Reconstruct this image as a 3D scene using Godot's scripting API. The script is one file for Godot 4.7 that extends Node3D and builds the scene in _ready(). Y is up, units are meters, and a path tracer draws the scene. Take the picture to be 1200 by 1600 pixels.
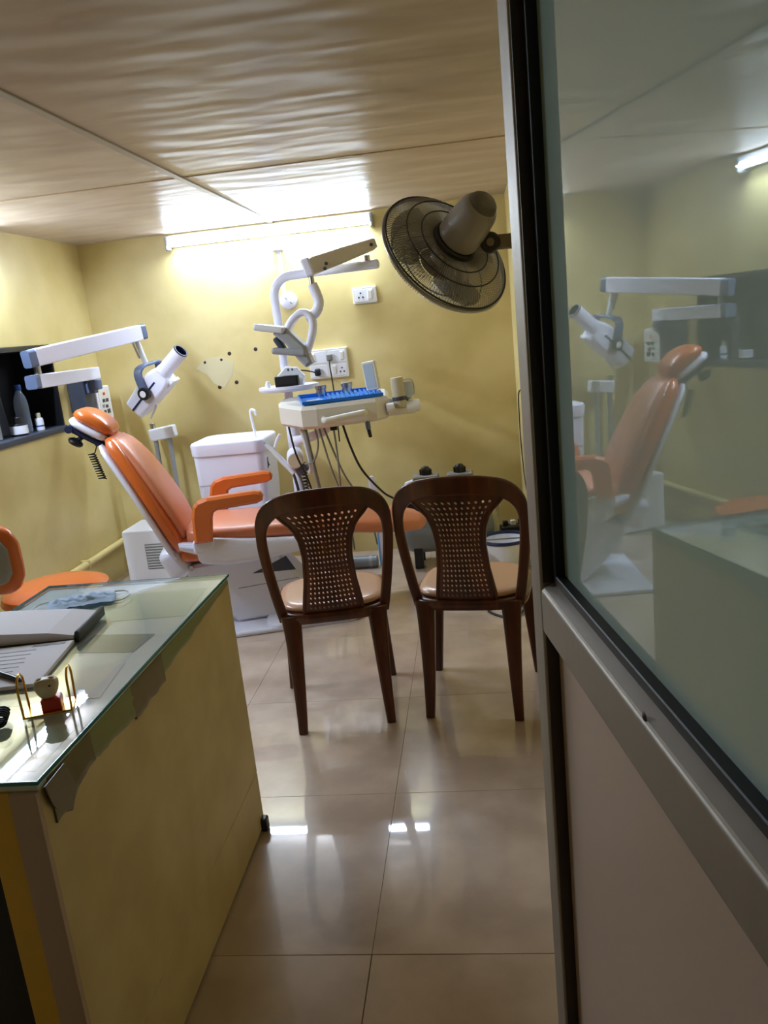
extends Node3D

const XL := -2.28     # left wall
const XR := 0.26      # right wall
const ZB := -4.8      # back wall
const ZF := 0.35       # wall behind the camera
const CH := 2.02      # ceiling height

# ---------------------------------------------------------------- mesh builder
class MB:
	var V := PackedVector3Array()
	var N := PackedVector3Array()
	var I := PackedInt32Array()

	func flat_tri(a: Vector3, b: Vector3, c: Vector3) -> void:
		var n := (c - a).cross(b - a).normalized()
		var s := V.size()
		V.append(a); V.append(b); V.append(c)
		N.append(n); N.append(n); N.append(n)
		I.append(s); I.append(s + 1); I.append(s + 2)

	func quad(a: Vector3, b: Vector3, c: Vector3, d: Vector3) -> void:
		flat_tri(a, b, c)
		flat_tri(a, c, d)

	# verts + triangle indices (any winding); flips the piece so that it faces outward, area-weighted normals
	func piece(vs: PackedVector3Array, tri: PackedInt32Array, smooth := true, fix := true) -> void:
		var vol := 0.0
		if fix:
			var o := vs[0]
			for i in range(0, tri.size(), 3):
				vol += (vs[tri[i]] - o).dot((vs[tri[i + 1]] - o).cross(vs[tri[i + 2]] - o))
		var flip := vol > 0.0
		if not smooth:
			for i in range(0, tri.size(), 3):
				if flip: flat_tri(vs[tri[i]], vs[tri[i + 2]], vs[tri[i + 1]])
				else: flat_tri(vs[tri[i]], vs[tri[i + 1]], vs[tri[i + 2]])
			return
		var ns := PackedVector3Array()
		ns.resize(vs.size())
		var base := V.size()
		for i in range(0, tri.size(), 3):
			var a := tri[i]
			var b := tri[i + 1]
			var c := tri[i + 2]
			if flip:
				b = tri[i + 2]
				c = tri[i + 1]
			var n := (vs[c] - vs[a]).cross(vs[b] - vs[a])
			ns[a] += n; ns[b] += n; ns[c] += n
			I.append(base + a); I.append(base + b); I.append(base + c)
		for i in vs.size():
			V.append(vs[i])
			N.append(ns[i].normalized() if ns[i].length_squared() > 1e-20 else Vector3.UP)

	# rings of equal point count joined into a skin; caps are fans
	func loft(rings: Array, cap0 := true, cap1 := true, smooth := true, smooth_caps := false) -> void:
		var m: int = rings[0].size()
		var vs := PackedVector3Array()
		for r in rings:
			for q in r: vs.append(q)
		var tri := PackedInt32Array()
		for k in rings.size() - 1:
			for j in m:
				var a := k * m + j
				var b := k * m + (j + 1) % m
				var c := a + m
				var d := b + m
				tri.append_array([a, b, d, a, d, c])
		var ends := []
		if cap0: ends.append(0)
		if cap1: ends.append(rings.size() - 1)
		var split := tri.size()
		for e in ends:
			var ctr := Vector3.ZERO
			for q in rings[e]: ctr += q
			ctr /= m
			var off: int = e * m
			if smooth and not smooth_caps:   # own vertices so the edge stays crisp
				off = vs.size()
				for q in rings[e]: vs.append(q)
			var ci := vs.size()
			vs.append(ctr)
			for j in m:
				if e == 0: tri.append_array([ci, off + (j + 1) % m, off + j])
				else: tri.append_array([ci, off + j, off + (j + 1) % m])
		piece(vs, tri, smooth)

	# chamfered box
	func box(c: Vector3, s: Vector3, bev := 0.003, b := Basis.IDENTITY) -> void:
		var h := s / 2.0
		var e := minf(bev, minf(h.x, minf(h.y, h.z)) * 0.9)
		var rings := []
		for lv in [[-h.y, e], [-h.y + e, 0.0], [h.y - e, 0.0], [h.y, e]]:
			var x: float = h.x - lv[1]
			var z: float = h.z - lv[1]
			var y: float = lv[0]
			var r := PackedVector3Array()
			for q in [Vector3(x, y, z - e), Vector3(x - e, y, z), Vector3(-x + e, y, z), Vector3(-x, y, z - e), Vector3(-x, y, -z + e), Vector3(-x + e, y, -z), Vector3(x - e, y, -z), Vector3(x, y, -z + e)]:
				r.append(c + b * q)
			rings.append(r)
		loft(rings, true, true, false)

	# rounded box: rounded in all directions
	func rbox(c: Vector3, s: Vector3, rad: float, b := Basis.IDENTITY, seg := 3) -> void:
		var h := s / 2.0
		var e := minf(rad, minf(h.x, minf(h.y, h.z)) * 0.98)
		var rings := []
		var lv := []
		for k in seg + 1:
			var t := PI / 2.0 * k / seg
			lv.append([-h.y + e * (1.0 - sin(t)), e * (1.0 - cos(t))])
		for k in seg + 1:
			var t := PI / 2.0 * (1.0 - float(k) / seg)
			lv.append([h.y - e * (1.0 - sin(t)), e * (1.0 - cos(t))])
		lv = []
		for k in seg + 1:
			var t := PI / 2.0 * k / seg
			lv.append([-h.y + e - e * cos(t), e - e * sin(t)])
		for k in seg + 1:
			var t := PI / 2.0 * k / seg
			lv.append([h.y - e + e * sin(t), e - e * cos(t)])
		for l in lv:
			rings.append(rrect(c + b * Vector3(0, l[0], 0), b.x, b.z, h.x - l[1], h.z - l[1], maxf(e - l[1], 0.0005), seg))
		loft(rings, true, true, true, true)

	static func rrect(c: Vector3, ax: Vector3, ay: Vector3, hx: float, hy: float, r: float, seg := 3) -> PackedVector3Array:
		var out := PackedVector3Array()
		for q in 4:
			var sx := 1.0 if q == 0 or q == 3 else -1.0
			var sy := 1.0 if q < 2 else -1.0
			for k in seg + 1:
				var t := PI / 2.0 * (q + float(k) / seg)
				out.append(c + ax * (sx * (hx - r) + r * cos(t)) + ay * (sy * (hy - r) + r * sin(t)))
		return out

	static func ring(c: Vector3, ax: Vector3, ay: Vector3, rx: float, ry: float, n := 24) -> PackedVector3Array:
		var out := PackedVector3Array()
		for k in n:
			var t := TAU * k / n
			out.append(c + ax * (rx * cos(t)) + ay * (ry * sin(t)))
		return out

	# superellipse ring
	static func sring(c: Vector3, ax: Vector3, ay: Vector3, rx: float, ry: float, p := 3.0, n := 32) -> PackedVector3Array:
		var out := PackedVector3Array()
		for k in n:
			var t := TAU * k / n
			var cx := cos(t)
			var sy := sin(t)
			out.append(c + ax * (rx * signf(cx) * pow(absf(cx), 2.0 / p)) + ay * (ry * signf(sy) * pow(absf(sy), 2.0 / p)))
		return out

	func cyl(a: Vector3, b: Vector3, r: float, r2 := -1.0, n := 20, bev := 0.0) -> void:
		var d := (b - a).normalized()
		var u := d.cross(Vector3.UP if absf(d.y) < 0.9 else Vector3.RIGHT).normalized()
		var w := d.cross(u)
		var rb := r if r2 < 0.0 else r2
		if bev > 0.0:
			loft([ring(a, u, w, r - bev, r - bev, n), ring(a + d * bev, u, w, r, r, n), ring(b - d * bev, u, w, rb, rb, n), ring(b, u, w, rb - bev, rb - bev, n)])
		else:
			loft([ring(a, u, w, r, r, n), ring(b, u, w, rb, rb, n)])

	# swept round or oval tube; rad is a number or an array along the path
	func tube(pts: Array, rad, n := 8, caps := true, flat := 1.0) -> void:
		var rings := []
		var u := Vector3.ZERO
		for i in pts.size():
			var d: Vector3 = (pts[mini(i + 1, pts.size() - 1)] - pts[maxi(i - 1, 0)]).normalized()
			if u == Vector3.ZERO: u = d.cross(Vector3.UP if absf(d.y) < 0.9 else Vector3.RIGHT).normalized()
			else: u = (u - d * u.dot(d)).normalized()
			var r: float = rad[i] if rad is Array else rad
			rings.append(ring(pts[i], u, d.cross(u), r, r * flat, n))
		loft(rings, caps, caps)

	# swept rectangle (band): half width along "side", half thickness across
	func band(pts: Array, sides: Array, hw: Array, ht: Array, rr := 0.4) -> void:
		var rings := []
		for i in pts.size():
			var d: Vector3 = (pts[mini(i + 1, pts.size() - 1)] - pts[maxi(i - 1, 0)]).normalized()
			var s: Vector3 = sides[i]
			s = (s - d * s.dot(d)).normalized()
			rings.append(rrect(pts[i], s, d.cross(s), hw[i], ht[i], minf(hw[i], ht[i]) * rr * 1.9, 2))
		loft(rings)

	func lathe(profile: Array, xf := Transform3D.IDENTITY, n := 28) -> void:
		# sharp corners of the profile split the skin
		var part := [profile[0]]
		for i in range(1, profile.size()):
			part.append(profile[i])
			var last := i == profile.size() - 1
			var turn := 0.0
			if not last:
				turn = absf((profile[i] - profile[i - 1]).angle_to(profile[i + 1] - profile[i]))
			if last or turn > 0.6:
				lathe_part(part, xf, n)
				part = [profile[i]]

	func lathe_part(profile: Array, xf: Transform3D, n: int) -> void:
		var vs := PackedVector3Array()
		for q in profile:
			for k in n:
				var t := TAU * k / n
				vs.append(xf * Vector3(q.x * cos(t), q.y, q.x * sin(t)))
		var tri := PackedInt32Array()
		for k in profile.size() - 1:
			for j in n:
				var a := k * n + j
				var b := k * n + (j + 1) % n
				tri.append_array([a, b, b + n, a, b + n, a + n])
		piece(vs, tri, true, false)

	# polygon (x, y) pushed along z by depth, chamfered
	func prism(poly: PackedVector2Array, depth: float, xf: Transform3D, bev := 0.0, smooth := false) -> void:
		if Geometry2D.is_polygon_clockwise(poly): poly.reverse()
		var m := poly.size()
		var inner := PackedVector2Array()
		for i in m:
			var d0 := (poly[i] - poly[(i + m - 1) % m]).normalized()
			var d1 := (poly[(i + 1) % m] - poly[i]).normalized()
			var nn := (Vector2(-d0.y, d0.x) + Vector2(-d1.y, d1.x))
			nn = nn / maxf(nn.length_squared() / 2.0, 0.35)
			inner.append(poly[i] + nn * bev)
		var rings := []
		var lv := [[0.0, inner], [bev, poly], [depth - bev, poly], [depth, inner]] if bev > 0.0 else [[0.0, poly], [depth, poly]]
		var vs := PackedVector3Array()
		for l in lv:
			for q in l[1]: vs.append(xf * Vector3(q.x, q.y, l[0]))
		var tri := PackedInt32Array()
		for k in lv.size() - 1:
			for j in m:
				var a := k * m + j
				var b := k * m + (j + 1) % m
				tri.append_array([a, b, b + m, a, b + m, a + m])
		var cap := Geometry2D.triangulate_polygon(inner)
		var o0 := vs.size()
		for q in inner: vs.append(xf * Vector3(q.x, q.y, 0.0))
		var o1 := vs.size()
		for q in inner: vs.append(xf * Vector3(q.x, q.y, depth))
		# triangulate_polygon winding follows the polygon (counter-clockwise here)
		for i in range(0, cap.size(), 3):
			var a := cap[i]
			var b := cap[i + 1]
			var c := cap[i + 2]
			if (inner[b] - inner[a]).cross(inner[c] - inner[a]) < 0.0:
				b = cap[i + 2]
				c = cap[i + 1]
			tri.append_array([o1 + a, o1 + b, o1 + c, o0 + a, o0 + c, o0 + b])
		piece(vs, tri, smooth)

	func mesh() -> ArrayMesh:
		var arr := []
		arr.resize(Mesh.ARRAY_MAX)
		arr[Mesh.ARRAY_VERTEX] = V
		arr[Mesh.ARRAY_NORMAL] = N
		arr[Mesh.ARRAY_INDEX] = I
		var am := ArrayMesh.new()
		am.add_surface_from_arrays(Mesh.PRIMITIVE_TRIANGLES, arr)
		return am


func V3(x, y, z) -> Vector3:
	return Vector3(x, y, z)

# Catmull-Rom through the points
func curve(pts: Array, steps := 6) -> Array:
	var out := []
	for i in pts.size() - 1:
		var p0 = pts[maxi(i - 1, 0)]
		var p1 = pts[i]
		var p2 = pts[i + 1]
		var p3 = pts[mini(i + 2, pts.size() - 1)]
		for k in steps:
			var t := float(k) / steps
			out.append(0.5 * (2.0 * p1 + (p2 - p0) * t + (2.0 * p0 - 5.0 * p1 + 4.0 * p2 - p3) * t * t + (3.0 * p1 - p0 - 3.0 * p2 + p3) * t * t * t))
	out.append(pts[-1])
	return out

# ---------------------------------------------------------------- naming
var used := {}

func numbered(called: String) -> String:
	if not used.has(called):
		used[called] = 0
		return called
	used[called] += 1
	return "%s_%03d" % [called, used[called]]

func tag(o: Node, label := "", category := "", group := "") -> Node:
	if label: o.set_meta("label", label)
	if category: o.set_meta("category", category)
	if group: o.set_meta("group", group)
	return o

func thing(called: String, label: String, category: String, at := Vector3.ZERO, turn := 0.0, group := "") -> Node3D:
	var o := Node3D.new()
	o.name = numbered(called)
	add_child(o)
	o.position = at
	o.rotation.y = turn
	tag(o, label, category, group)
	return o

func struct(called: String) -> Node3D:
	var o := Node3D.new()
	o.name = called
	add_child(o)
	o.set_meta("kind", "structure")
	return o

func put(called: String, shape, material: Material, parent: Node = null) -> MeshInstance3D:
	var o := MeshInstance3D.new()
	o.mesh = shape.mesh() if shape is MB else shape
	o.material_override = material
	if parent == null:
		o.name = numbered(called)
		add_child(o)
	else:
		var nm := called
		var k := 0
		while parent.has_node(NodePath(nm)):
			k += 1
			nm = "%s_%03d" % [called, k]
		o.name = nm
		parent.add_child(o)
	return o

# one-mesh thing placed at its base
func single(called: String, shape: MB, material: Material, label: String, category: String, at := Vector3.ZERO, turn := 0.0, group := "") -> MeshInstance3D:
	var o := put(called, shape, material)
	o.position = at
	o.rotation.y = turn
	tag(o, label, category, group)
	return o

# ---------------------------------------------------------------- materials
var M := {}

func mat(called: String, srgb: Color, rough := 0.5, metal := 0.0) -> StandardMaterial3D:
	var m := StandardMaterial3D.new()
	m.resource_name = called
	m.albedo_color = srgb
	m.roughness = rough
	m.metallic = metal
	M[called] = m
	return m

func rgb(r: int, g: int, b: int) -> Color:
	return Color(r / 255.0, g / 255.0, b / 255.0)

func noise(sd: int, freq: float, oct := 4) -> FastNoiseLite:
	var n := FastNoiseLite.new()
	n.seed = sd
	n.frequency = freq
	n.fractal_octaves = oct
	n.noise_type = FastNoiseLite.TYPE_SIMPLEX_SMOOTH
	return n

func noise_tex(n: FastNoiseLite, side := 512, stops: Array = [], cols: Array = []) -> NoiseTexture2D:
	var t := NoiseTexture2D.new()
	t.width = side
	t.height = side
	t.seamless = true
	t.noise = n
	if stops.size():
		var g := Gradient.new()
		g.offsets = PackedFloat32Array(stops)
		g.colors = PackedColorArray(cols)
		t.color_ramp = g
	return t

func bump_tex(n: FastNoiseLite, strength: float, side := 512) -> NoiseTexture2D:
	var t := noise_tex(n, side)
	t.as_normal_map = true
	t.bump_strength = strength
	return t

func tri_world(m: StandardMaterial3D, sc: Vector3) -> void:
	m.uv1_triplanar = true
	m.uv1_world_triplanar = true
	m.uv1_scale = sc

func make_materials() -> void:
	var m := mat("yellow_paint", Color.WHITE, 0.42)
	m.albedo_texture = noise_tex(noise(3, 0.006, 5), 512, [0.2, 0.5, 0.8], [rgb(206, 186, 122), rgb(215, 195, 132), rgb(222, 203, 143)])
	m.normal_enabled = true
	m.normal_texture = bump_tex(noise(5, 0.02, 4), 3.0)
	m.normal_scale = 0.12
	tri_world(m, V3(0.45, 0.45, 0.45))
	m = mat("ceiling_paint", Color.WHITE, 0.34)
	m.metallic_specular = 0.17
	m.albedo_texture = noise_tex(noise(13, 0.008, 4), 512, [0.2, 0.5, 0.8], [rgb(196, 179, 164), rgb(205, 189, 174), rgb(212, 197, 182)])
	m.normal_enabled = true
	m.normal_texture = bump_tex(noise(8, 0.010, 2), 6.0)
	m.normal_scale = 0.26
	tri_world(m, V3(0.42, 1.0, 1.2))
	for k in 3:
		m = mat("tile_%d" % k, Color.WHITE, 0.28)
		var d := [0, 5, -5][k] as int
		m.albedo_texture = noise_tex(noise(21 + k, 0.01, 5), 512, [0.25, 0.5, 0.75], [rgb(184 + d, 162 + d, 144 + d), rgb(194 + d, 172 + d, 154 + d), rgb(203 + d, 182 + d, 164 + d)])
		m.clearcoat_enabled = true
		m.clearcoat = 1.0
		m.clearcoat_roughness = 0.025
		tri_world(m, V3(0.8, 0.8, 0.8))
	mat("grout", rgb(120, 104, 88), 0.8)
	mat("batten", rgb(176, 166, 150), 0.45)
	mat("joint", rgb(176, 150, 112), 0.6)
	mat("flake", rgb(190, 170, 130), 0.6)
	mat("putty", rgb(214, 202, 160), 0.7)
	mat("hole", rgb(60, 46, 36), 0.9)
	mat("white_plastic", rgb(232, 232, 238), 0.32)
	mat("cool_white", rgb(226, 226, 242), 0.3)
	mat("warm_white", rgb(222, 218, 208), 0.35)
	mat("beige_plastic", rgb(190, 180, 154), 0.4)
	mat("grey_plastic", rgb(150, 152, 154), 0.4)
	mat("slate", rgb(92, 104, 134), 0.4)
	mat("dark_slate", rgb(58, 64, 78), 0.4)
	mat("black_plastic", rgb(20, 21, 24), 0.35)
	mat("rubber", rgb(14, 14, 15), 0.6)
	mat("navy", rgb(28, 38, 74), 0.4)
	m = mat("orange_vinyl", rgb(208, 104, 40), 0.3)
	m.clearcoat_enabled = true
	m.clearcoat = 0.4
	m.clearcoat_roughness = 0.18
	m = mat("orange_pad", rgb(208, 128, 92), 0.45)
	m.clearcoat_enabled = true
	m.clearcoat = 0.3
	m.clearcoat_roughness = 0.25
	m = mat("brown_plastic", Color.WHITE, 0.3)
	m.albedo_texture = noise_tex(noise(31, 0.01, 4), 256, [0.25, 0.55, 0.8], [rgb(70, 34, 18), rgb(86, 43, 22), rgb(110, 56, 28)])
	m.uv1_triplanar = true
	m.uv1_scale = V3(5, 1.0, 5)
	mat("seat_tan", rgb(196, 152, 124), 0.22)
	m = mat("steel", rgb(178, 180, 184), 0.25, 1.0)
	m = mat("aluminium", rgb(168, 160, 150), 0.5, 0.5)
	m.normal_enabled = true
	m.normal_texture = bump_tex(noise(41, 0.05, 3), 1.5, 256)
	m.normal_scale = 0.1
	m.uv1_triplanar = true
	m.uv1_scale = V3(2, 0.3, 2)
	mat("frame_dark", rgb(76, 60, 44), 0.45)
	mat("gasket", rgb(10, 11, 14), 0.5)
	mat("door_panel", rgb(206, 184, 170), 0.35)
	m = mat("pane", Color(0.82, 0.92, 0.90, 0.64), 0.0, 0.0)
	m.transparency = BaseMaterial3D.TRANSPARENCY_ALPHA
	m.metallic = 0.09
	m = mat("clear", Color(0.92, 0.97, 0.95, 0.06), 0.0)
	m.transparency = BaseMaterial3D.TRANSPARENCY_ALPHA
	m = mat("bottle_clear", Color(0.55, 0.65, 0.78, 0.45), 0.1)
	m.transparency = BaseMaterial3D.TRANSPARENCY_ALPHA
	m = mat("desk_glass", Color(0.80, 0.93, 0.88, 0.10), 0.0)
	m.transparency = BaseMaterial3D.TRANSPARENCY_ALPHA
	mat("glass_edge", rgb(14, 120, 126), 0.15)
	m = mat("desk_laminate", Color.WHITE, 0.5)
	m.albedo_texture = noise_tex(noise(51, 0.01, 4), 512, [0.2, 0.55, 0.85], [rgb(210, 188, 136), rgb(218, 197, 146), rgb(224, 204, 154)])
	tri_world(m, V3(0.9, 0.9, 0.9))
	mat("desk_edge", rgb(196, 170, 152), 0.45)
	mat("desk_yellow", rgb(232, 186, 66), 0.5)
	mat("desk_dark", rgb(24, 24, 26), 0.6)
	mat("desk_top", rgb(226, 232, 232), 0.5)
	mat("tape_brown", rgb(124, 112, 78), 0.28)
	mat("tape_green", rgb(140, 146, 96), 0.3)
	mat("paper", rgb(244, 240, 248), 0.7)
	mat("paper_green", rgb(206, 222, 212), 0.8)
	mat("print_grey", rgb(150, 158, 156), 0.8)
	mat("ink", rgb(184, 182, 196), 0.8)
	mat("leather", rgb(22, 28, 24), 0.45)
	mat("page_edge", rgb(196, 182, 156), 0.8)
	mat("mask_blue", rgb(190, 216, 244), 0.85)
	mat("gold", rgb(226, 172, 64), 0.2, 1.0)
	mat("red", rgb(206, 58, 26), 0.35)
	mat("tooth", rgb(226, 206, 172), 0.4)
	mat("tray_blue", rgb(22, 116, 216), 0.35)
	mat("peg_blue", rgb(110, 176, 236), 0.4)
	mat("blue_cap", rgb(26, 70, 150), 0.4)
	mat("screen", rgb(176, 192, 208), 0.25)
	mat("fan_grey", rgb(158, 148, 134), 0.36)
	mat("fan_cap", rgb(104, 96, 86), 0.45)
	mat("fan_rim", rgb(178, 172, 162), 0.3, 0.4)
	mat("fan_dark", rgb(46, 42, 38), 0.45)
	mat("fan_wire", rgb(150, 142, 128), 0.35)
	m = mat("fan_blade", Color(0.52, 0.49, 0.45, 0.55), 0.35)
	m.transparency = BaseMaterial3D.TRANSPARENCY_ALPHA
	mat("bracket", rgb(136, 118, 88), 0.45)
	mat("cream", rgb(222, 212, 178), 0.4)
	mat("tank_grey", rgb(122, 126, 128), 0.4)
	mat("cable", rgb(18, 18, 18), 0.5)
	mat("hose_grey", rgb(126, 126, 120), 0.5)
	mat("hose_white", rgb(206, 208, 210), 0.45)
	m = mat("tube_glow", rgb(240, 244, 250), 0.5)
	m.emission_enabled = true
	m.emission = Color(0.82, 0.90, 1.0)
	m.emission_energy_multiplier = 26.0

# ---------------------------------------------------------------- scene
func _ready() -> void:
	make_materials()
	# camera
	var cam := Camera3D.new()
	cam.name = "camera"
	cam.fov = rad_to_deg(2.0 * atan(800.0 / 1243.75))
	cam.near = 0.03
	cam.far = 60.0
	add_child(cam)
	cam.transform = Transform3D(Basis(Vector3.UP, deg_to_rad(7.113)) * Basis(Vector3.RIGHT, deg_to_rad(-13.217)) * Basis(Vector3.BACK, deg_to_rad(-5.88)), V3(0, 1.38, 0))
	cam.current = true
	# surroundings: a dark interior
	var we := WorldEnvironment.new()
	we.name = "surroundings"
	var e := Environment.new()
	e.background_mode = Environment.BG_COLOR
	e.background_color = Color(0.02, 0.02, 0.022)
	e.tonemap_mode = Environment.TONE_MAPPER_LINEAR
	e.tonemap_exposure = 1.26
	e.sdfgi_enabled = true
	e.ssao_enabled = true
	e.ssil_enabled = true
	we.environment = e
	add_child(we)
	# the two ceiling-height tubes carry the light
	tube_light(V3(-1.10, 1.962, ZB), 0.0, 2.4, "lit white batten light high on the back wall over the dental chair")
	tube_light(V3(XL, 1.962, -3.20), PI / 2.0, 4.3, "lit white batten light high on the left wall above the black niche")
	room()
	door()
	desk()
	desk_items()
	plastic_chairs()
	dental_chair()
	dental_unit()
	xray_machine()
	wall_fan()
	niche()
	stool()
	back_corner()
	wall_fittings()


func tube_light(at: Vector3, turn: float, energy: float, label: String) -> void:
	var t := thing("batten_light", label, "light", at, turn, "lit batten lights")
	var b := MB.new()
	b.rbox(V3(0, 0.012, 0.018), V3(1.21, 0.066, 0.034), 0.008)
	put("housing", b, M.white_plastic, t)
	b = MB.new()
	b.tube([V3(-0.595, -0.004, 0.052), V3(0.595, -0.004, 0.052)], 0.018, 16)
	put("glowing_tube", b, M.tube_glow, t)
	for s in [-1, 1]:
		b = MB.new()
		b.rbox(V3(s * 0.604, 0.0, 0.036), V3(0.02, 0.08, 0.066), 0.008)
		put("end_cap", b, M.grey_plastic, t)
	var l := AreaLight3D.new()
	l.name = "tube_glow_light"
	l.area_size = Vector2(1.19, 0.028)
	l.light_color = Color(0.82, 0.90, 1.0)
	l.light_energy = energy
	l.area_range = 20.0
	l.area_attenuation = 2.0
	l.shadow_enabled = true
	t.add_child(l)
	l.position = V3(0, -0.012, 0.070)
	l.basis = Basis(Vector3.UP, PI) * Basis(Vector3.RIGHT, -1.1)


# ---------------------------------------------------------------- room shell
func wall_box(root: Node3D, called: String, lo: Vector3, hi: Vector3, m: Material) -> void:
	var b := MB.new()
	b.box((lo + hi) / 2.0, hi - lo, 0.001)
	put(called, b, m, root)

func room() -> void:
	# floor: polished tiles in their joints
	var f := struct("floor")
	wall_box(f, "bed", V3(XL - 0.3, -0.12, ZB - 0.3), V3(XR + 0.3, -0.0035, ZF + 0.3), M.grout)
	var ts := 0.63
	var gap := 0.0010
	var row_gap := [0.0020, 0.0020, 0.0020, 0.0020, 0.0020]
	var x0 := -0.318 - ts * 4.0
	var z0 := -1.5 + ts * 5.0
	var i := 0
	for a in 6:
		for c in 11:
			var lx := maxf(x0 + a * ts, XL)
			var hx := minf(x0 + (a + 1) * ts, XR)
			var hz := minf(z0 - c * ts, ZF)
			var lz := maxf(z0 - (c + 1) * ts, ZB)
			if hx - lx < 0.02 or hz - lz < 0.02: continue
			gap = row_gap[c] if c < row_gap.size() else 0.0007
			var b := MB.new()
			b.box(V3((lx + hx) / 2, -0.004, (lz + hz) / 2), V3(hx - lx - gap, 0.008, hz - lz - gap), 0.0008)
			i = (i * 7 + a * 3 + c * 5) % 3
			put("tile", b, M["tile_%d" % i], f)
	# ceiling: sheets with a cover strip
	var cl := struct("ceiling")
	wall_box(cl, "slab", V3(XL - 0.3, CH + 0.013, ZB - 0.3), V3(XR + 0.3, CH + 0.15, ZF + 0.3), M.hole)
	var xs := [XL - 0.02, -1.08, XR + 0.02]
	var zs := [ZB - 0.02, -3.27, -0.83, ZF + 0.02]
	for a in 2:
		for c in 3:
			wall_box(cl, "sheet", V3(xs[a] + 0.001, CH, zs[c] + 0.0012), V3(xs[a + 1] - 0.001, CH + 0.013, zs[c + 1] - 0.0012), M.ceiling_paint)
	wall_box(cl, "cover_strip", V3(-1.094, CH - 0.006, ZB), V3(-1.066, CH, ZF), M.batten)
	wall_box(cl, "joint_tape", V3(XL, CH - 0.0025, -3.278), V3(-1.094, CH, -3.262), M.joint)
	wall_box(cl, "joint_tape", V3(-1.066, CH - 0.0025, -3.278), V3(XR, CH, -3.262), M.joint)
	var fl := MB.new()
	fl.prism(PackedVector2Array([Vector2(-0.46, -3.30), Vector2(-0.36, -3.305), Vector2(-0.35, -3.28), Vector2(-0.40, -3.255), Vector2(-0.455, -3.262)]), 0.003, Transform3D(Basis(V3(1, 0, 0), V3(0, 0, 1), V3(0, -1, 0)), V3(0, CH, 0)))
	put("paint_flake", fl, M.flake, cl)
	# walls
	var w := struct("wall_back")
	wall_box(w, "plaster", V3(XL - 0.3, -0.1, ZB - 0.15), V3(XR + 0.3, CH + 0.1, ZB), M.yellow_paint)
	# filled patch and old screw holes
	var pp := MB.new()
	pp.prism(PackedVector2Array([Vector2(-1.66, 1.23), Vector2(-1.60, 1.285), Vector2(-1.50, 1.29), Vector2(-1.42, 1.25), Vector2(-1.44, 1.17), Vector2(-1.50, 1.10), Vector2(-1.56, 1.13), Vector2(-1.60, 1.19)]), 0.0012, Transform3D(Basis.IDENTITY, V3(0, 0, ZB)))
	put("putty_patch", pp, M.putty, w)
	for q in [V3(-1.60, 1.262, 0), V3(-1.495, 1.268, 0), V3(-1.53, 1.105, 0), V3(-1.42, 1.125, 0), V3(-1.44, 1.30, 0), V3(-1.275, 1.31, 0)]:
		var h := MB.new()
		h.lathe([Vector2(0.0, 0.0022), Vector2(0.007, 0.0016), Vector2(0.012, 0.0)], Transform3D(Basis(V3(1, 0, 0), V3(0, 0, 1), V3(0, -1, 0)), V3(q.x, q.y, ZB)), 12)
		put("screw_hole", h, M.hole, w)
	w = struct("wall_left")
	wall_box(w, "plaster", V3(XL - 0.4, -0.1, ZB - 0.1), V3(XL, 0.975, ZF + 0.2), M.yellow_paint)
	wall_box(w, "plaster", V3(XL - 0.4, 1.455, ZB - 0.1), V3(XL, CH + 0.1, ZF + 0.2), M.yellow_paint)
	wall_box(w, "plaster", V3(XL - 0.4, 0.975, ZB - 0.1), V3(XL, 1.455, -4.262), M.yellow_paint)
	wall_box(w, "plaster", V3(XL - 0.4, 0.975, -2.95), V3(XL, 1.455, ZF + 0.2), M.yellow_paint)
	wall_box(w, "recess_back", V3(XL - 0.4, 0.975, -4.262), V3(XL - 0.24, 1.455, -2.95), M.black_plastic)
	w = struct("wall_right")
	wall_box(w, "plaster", V3(XR, -0.1, ZB - 0.1), V3(XR + 0.15, CH + 0.1, ZF + 0.2), M.yellow_paint)
	w = struct("wall_front")
	wall_box(w, "plaster", V3(XL - 0.3, -0.1, ZF), V3(-0.85, CH + 0.1, ZF + 0.15), M.yellow_paint)


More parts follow.
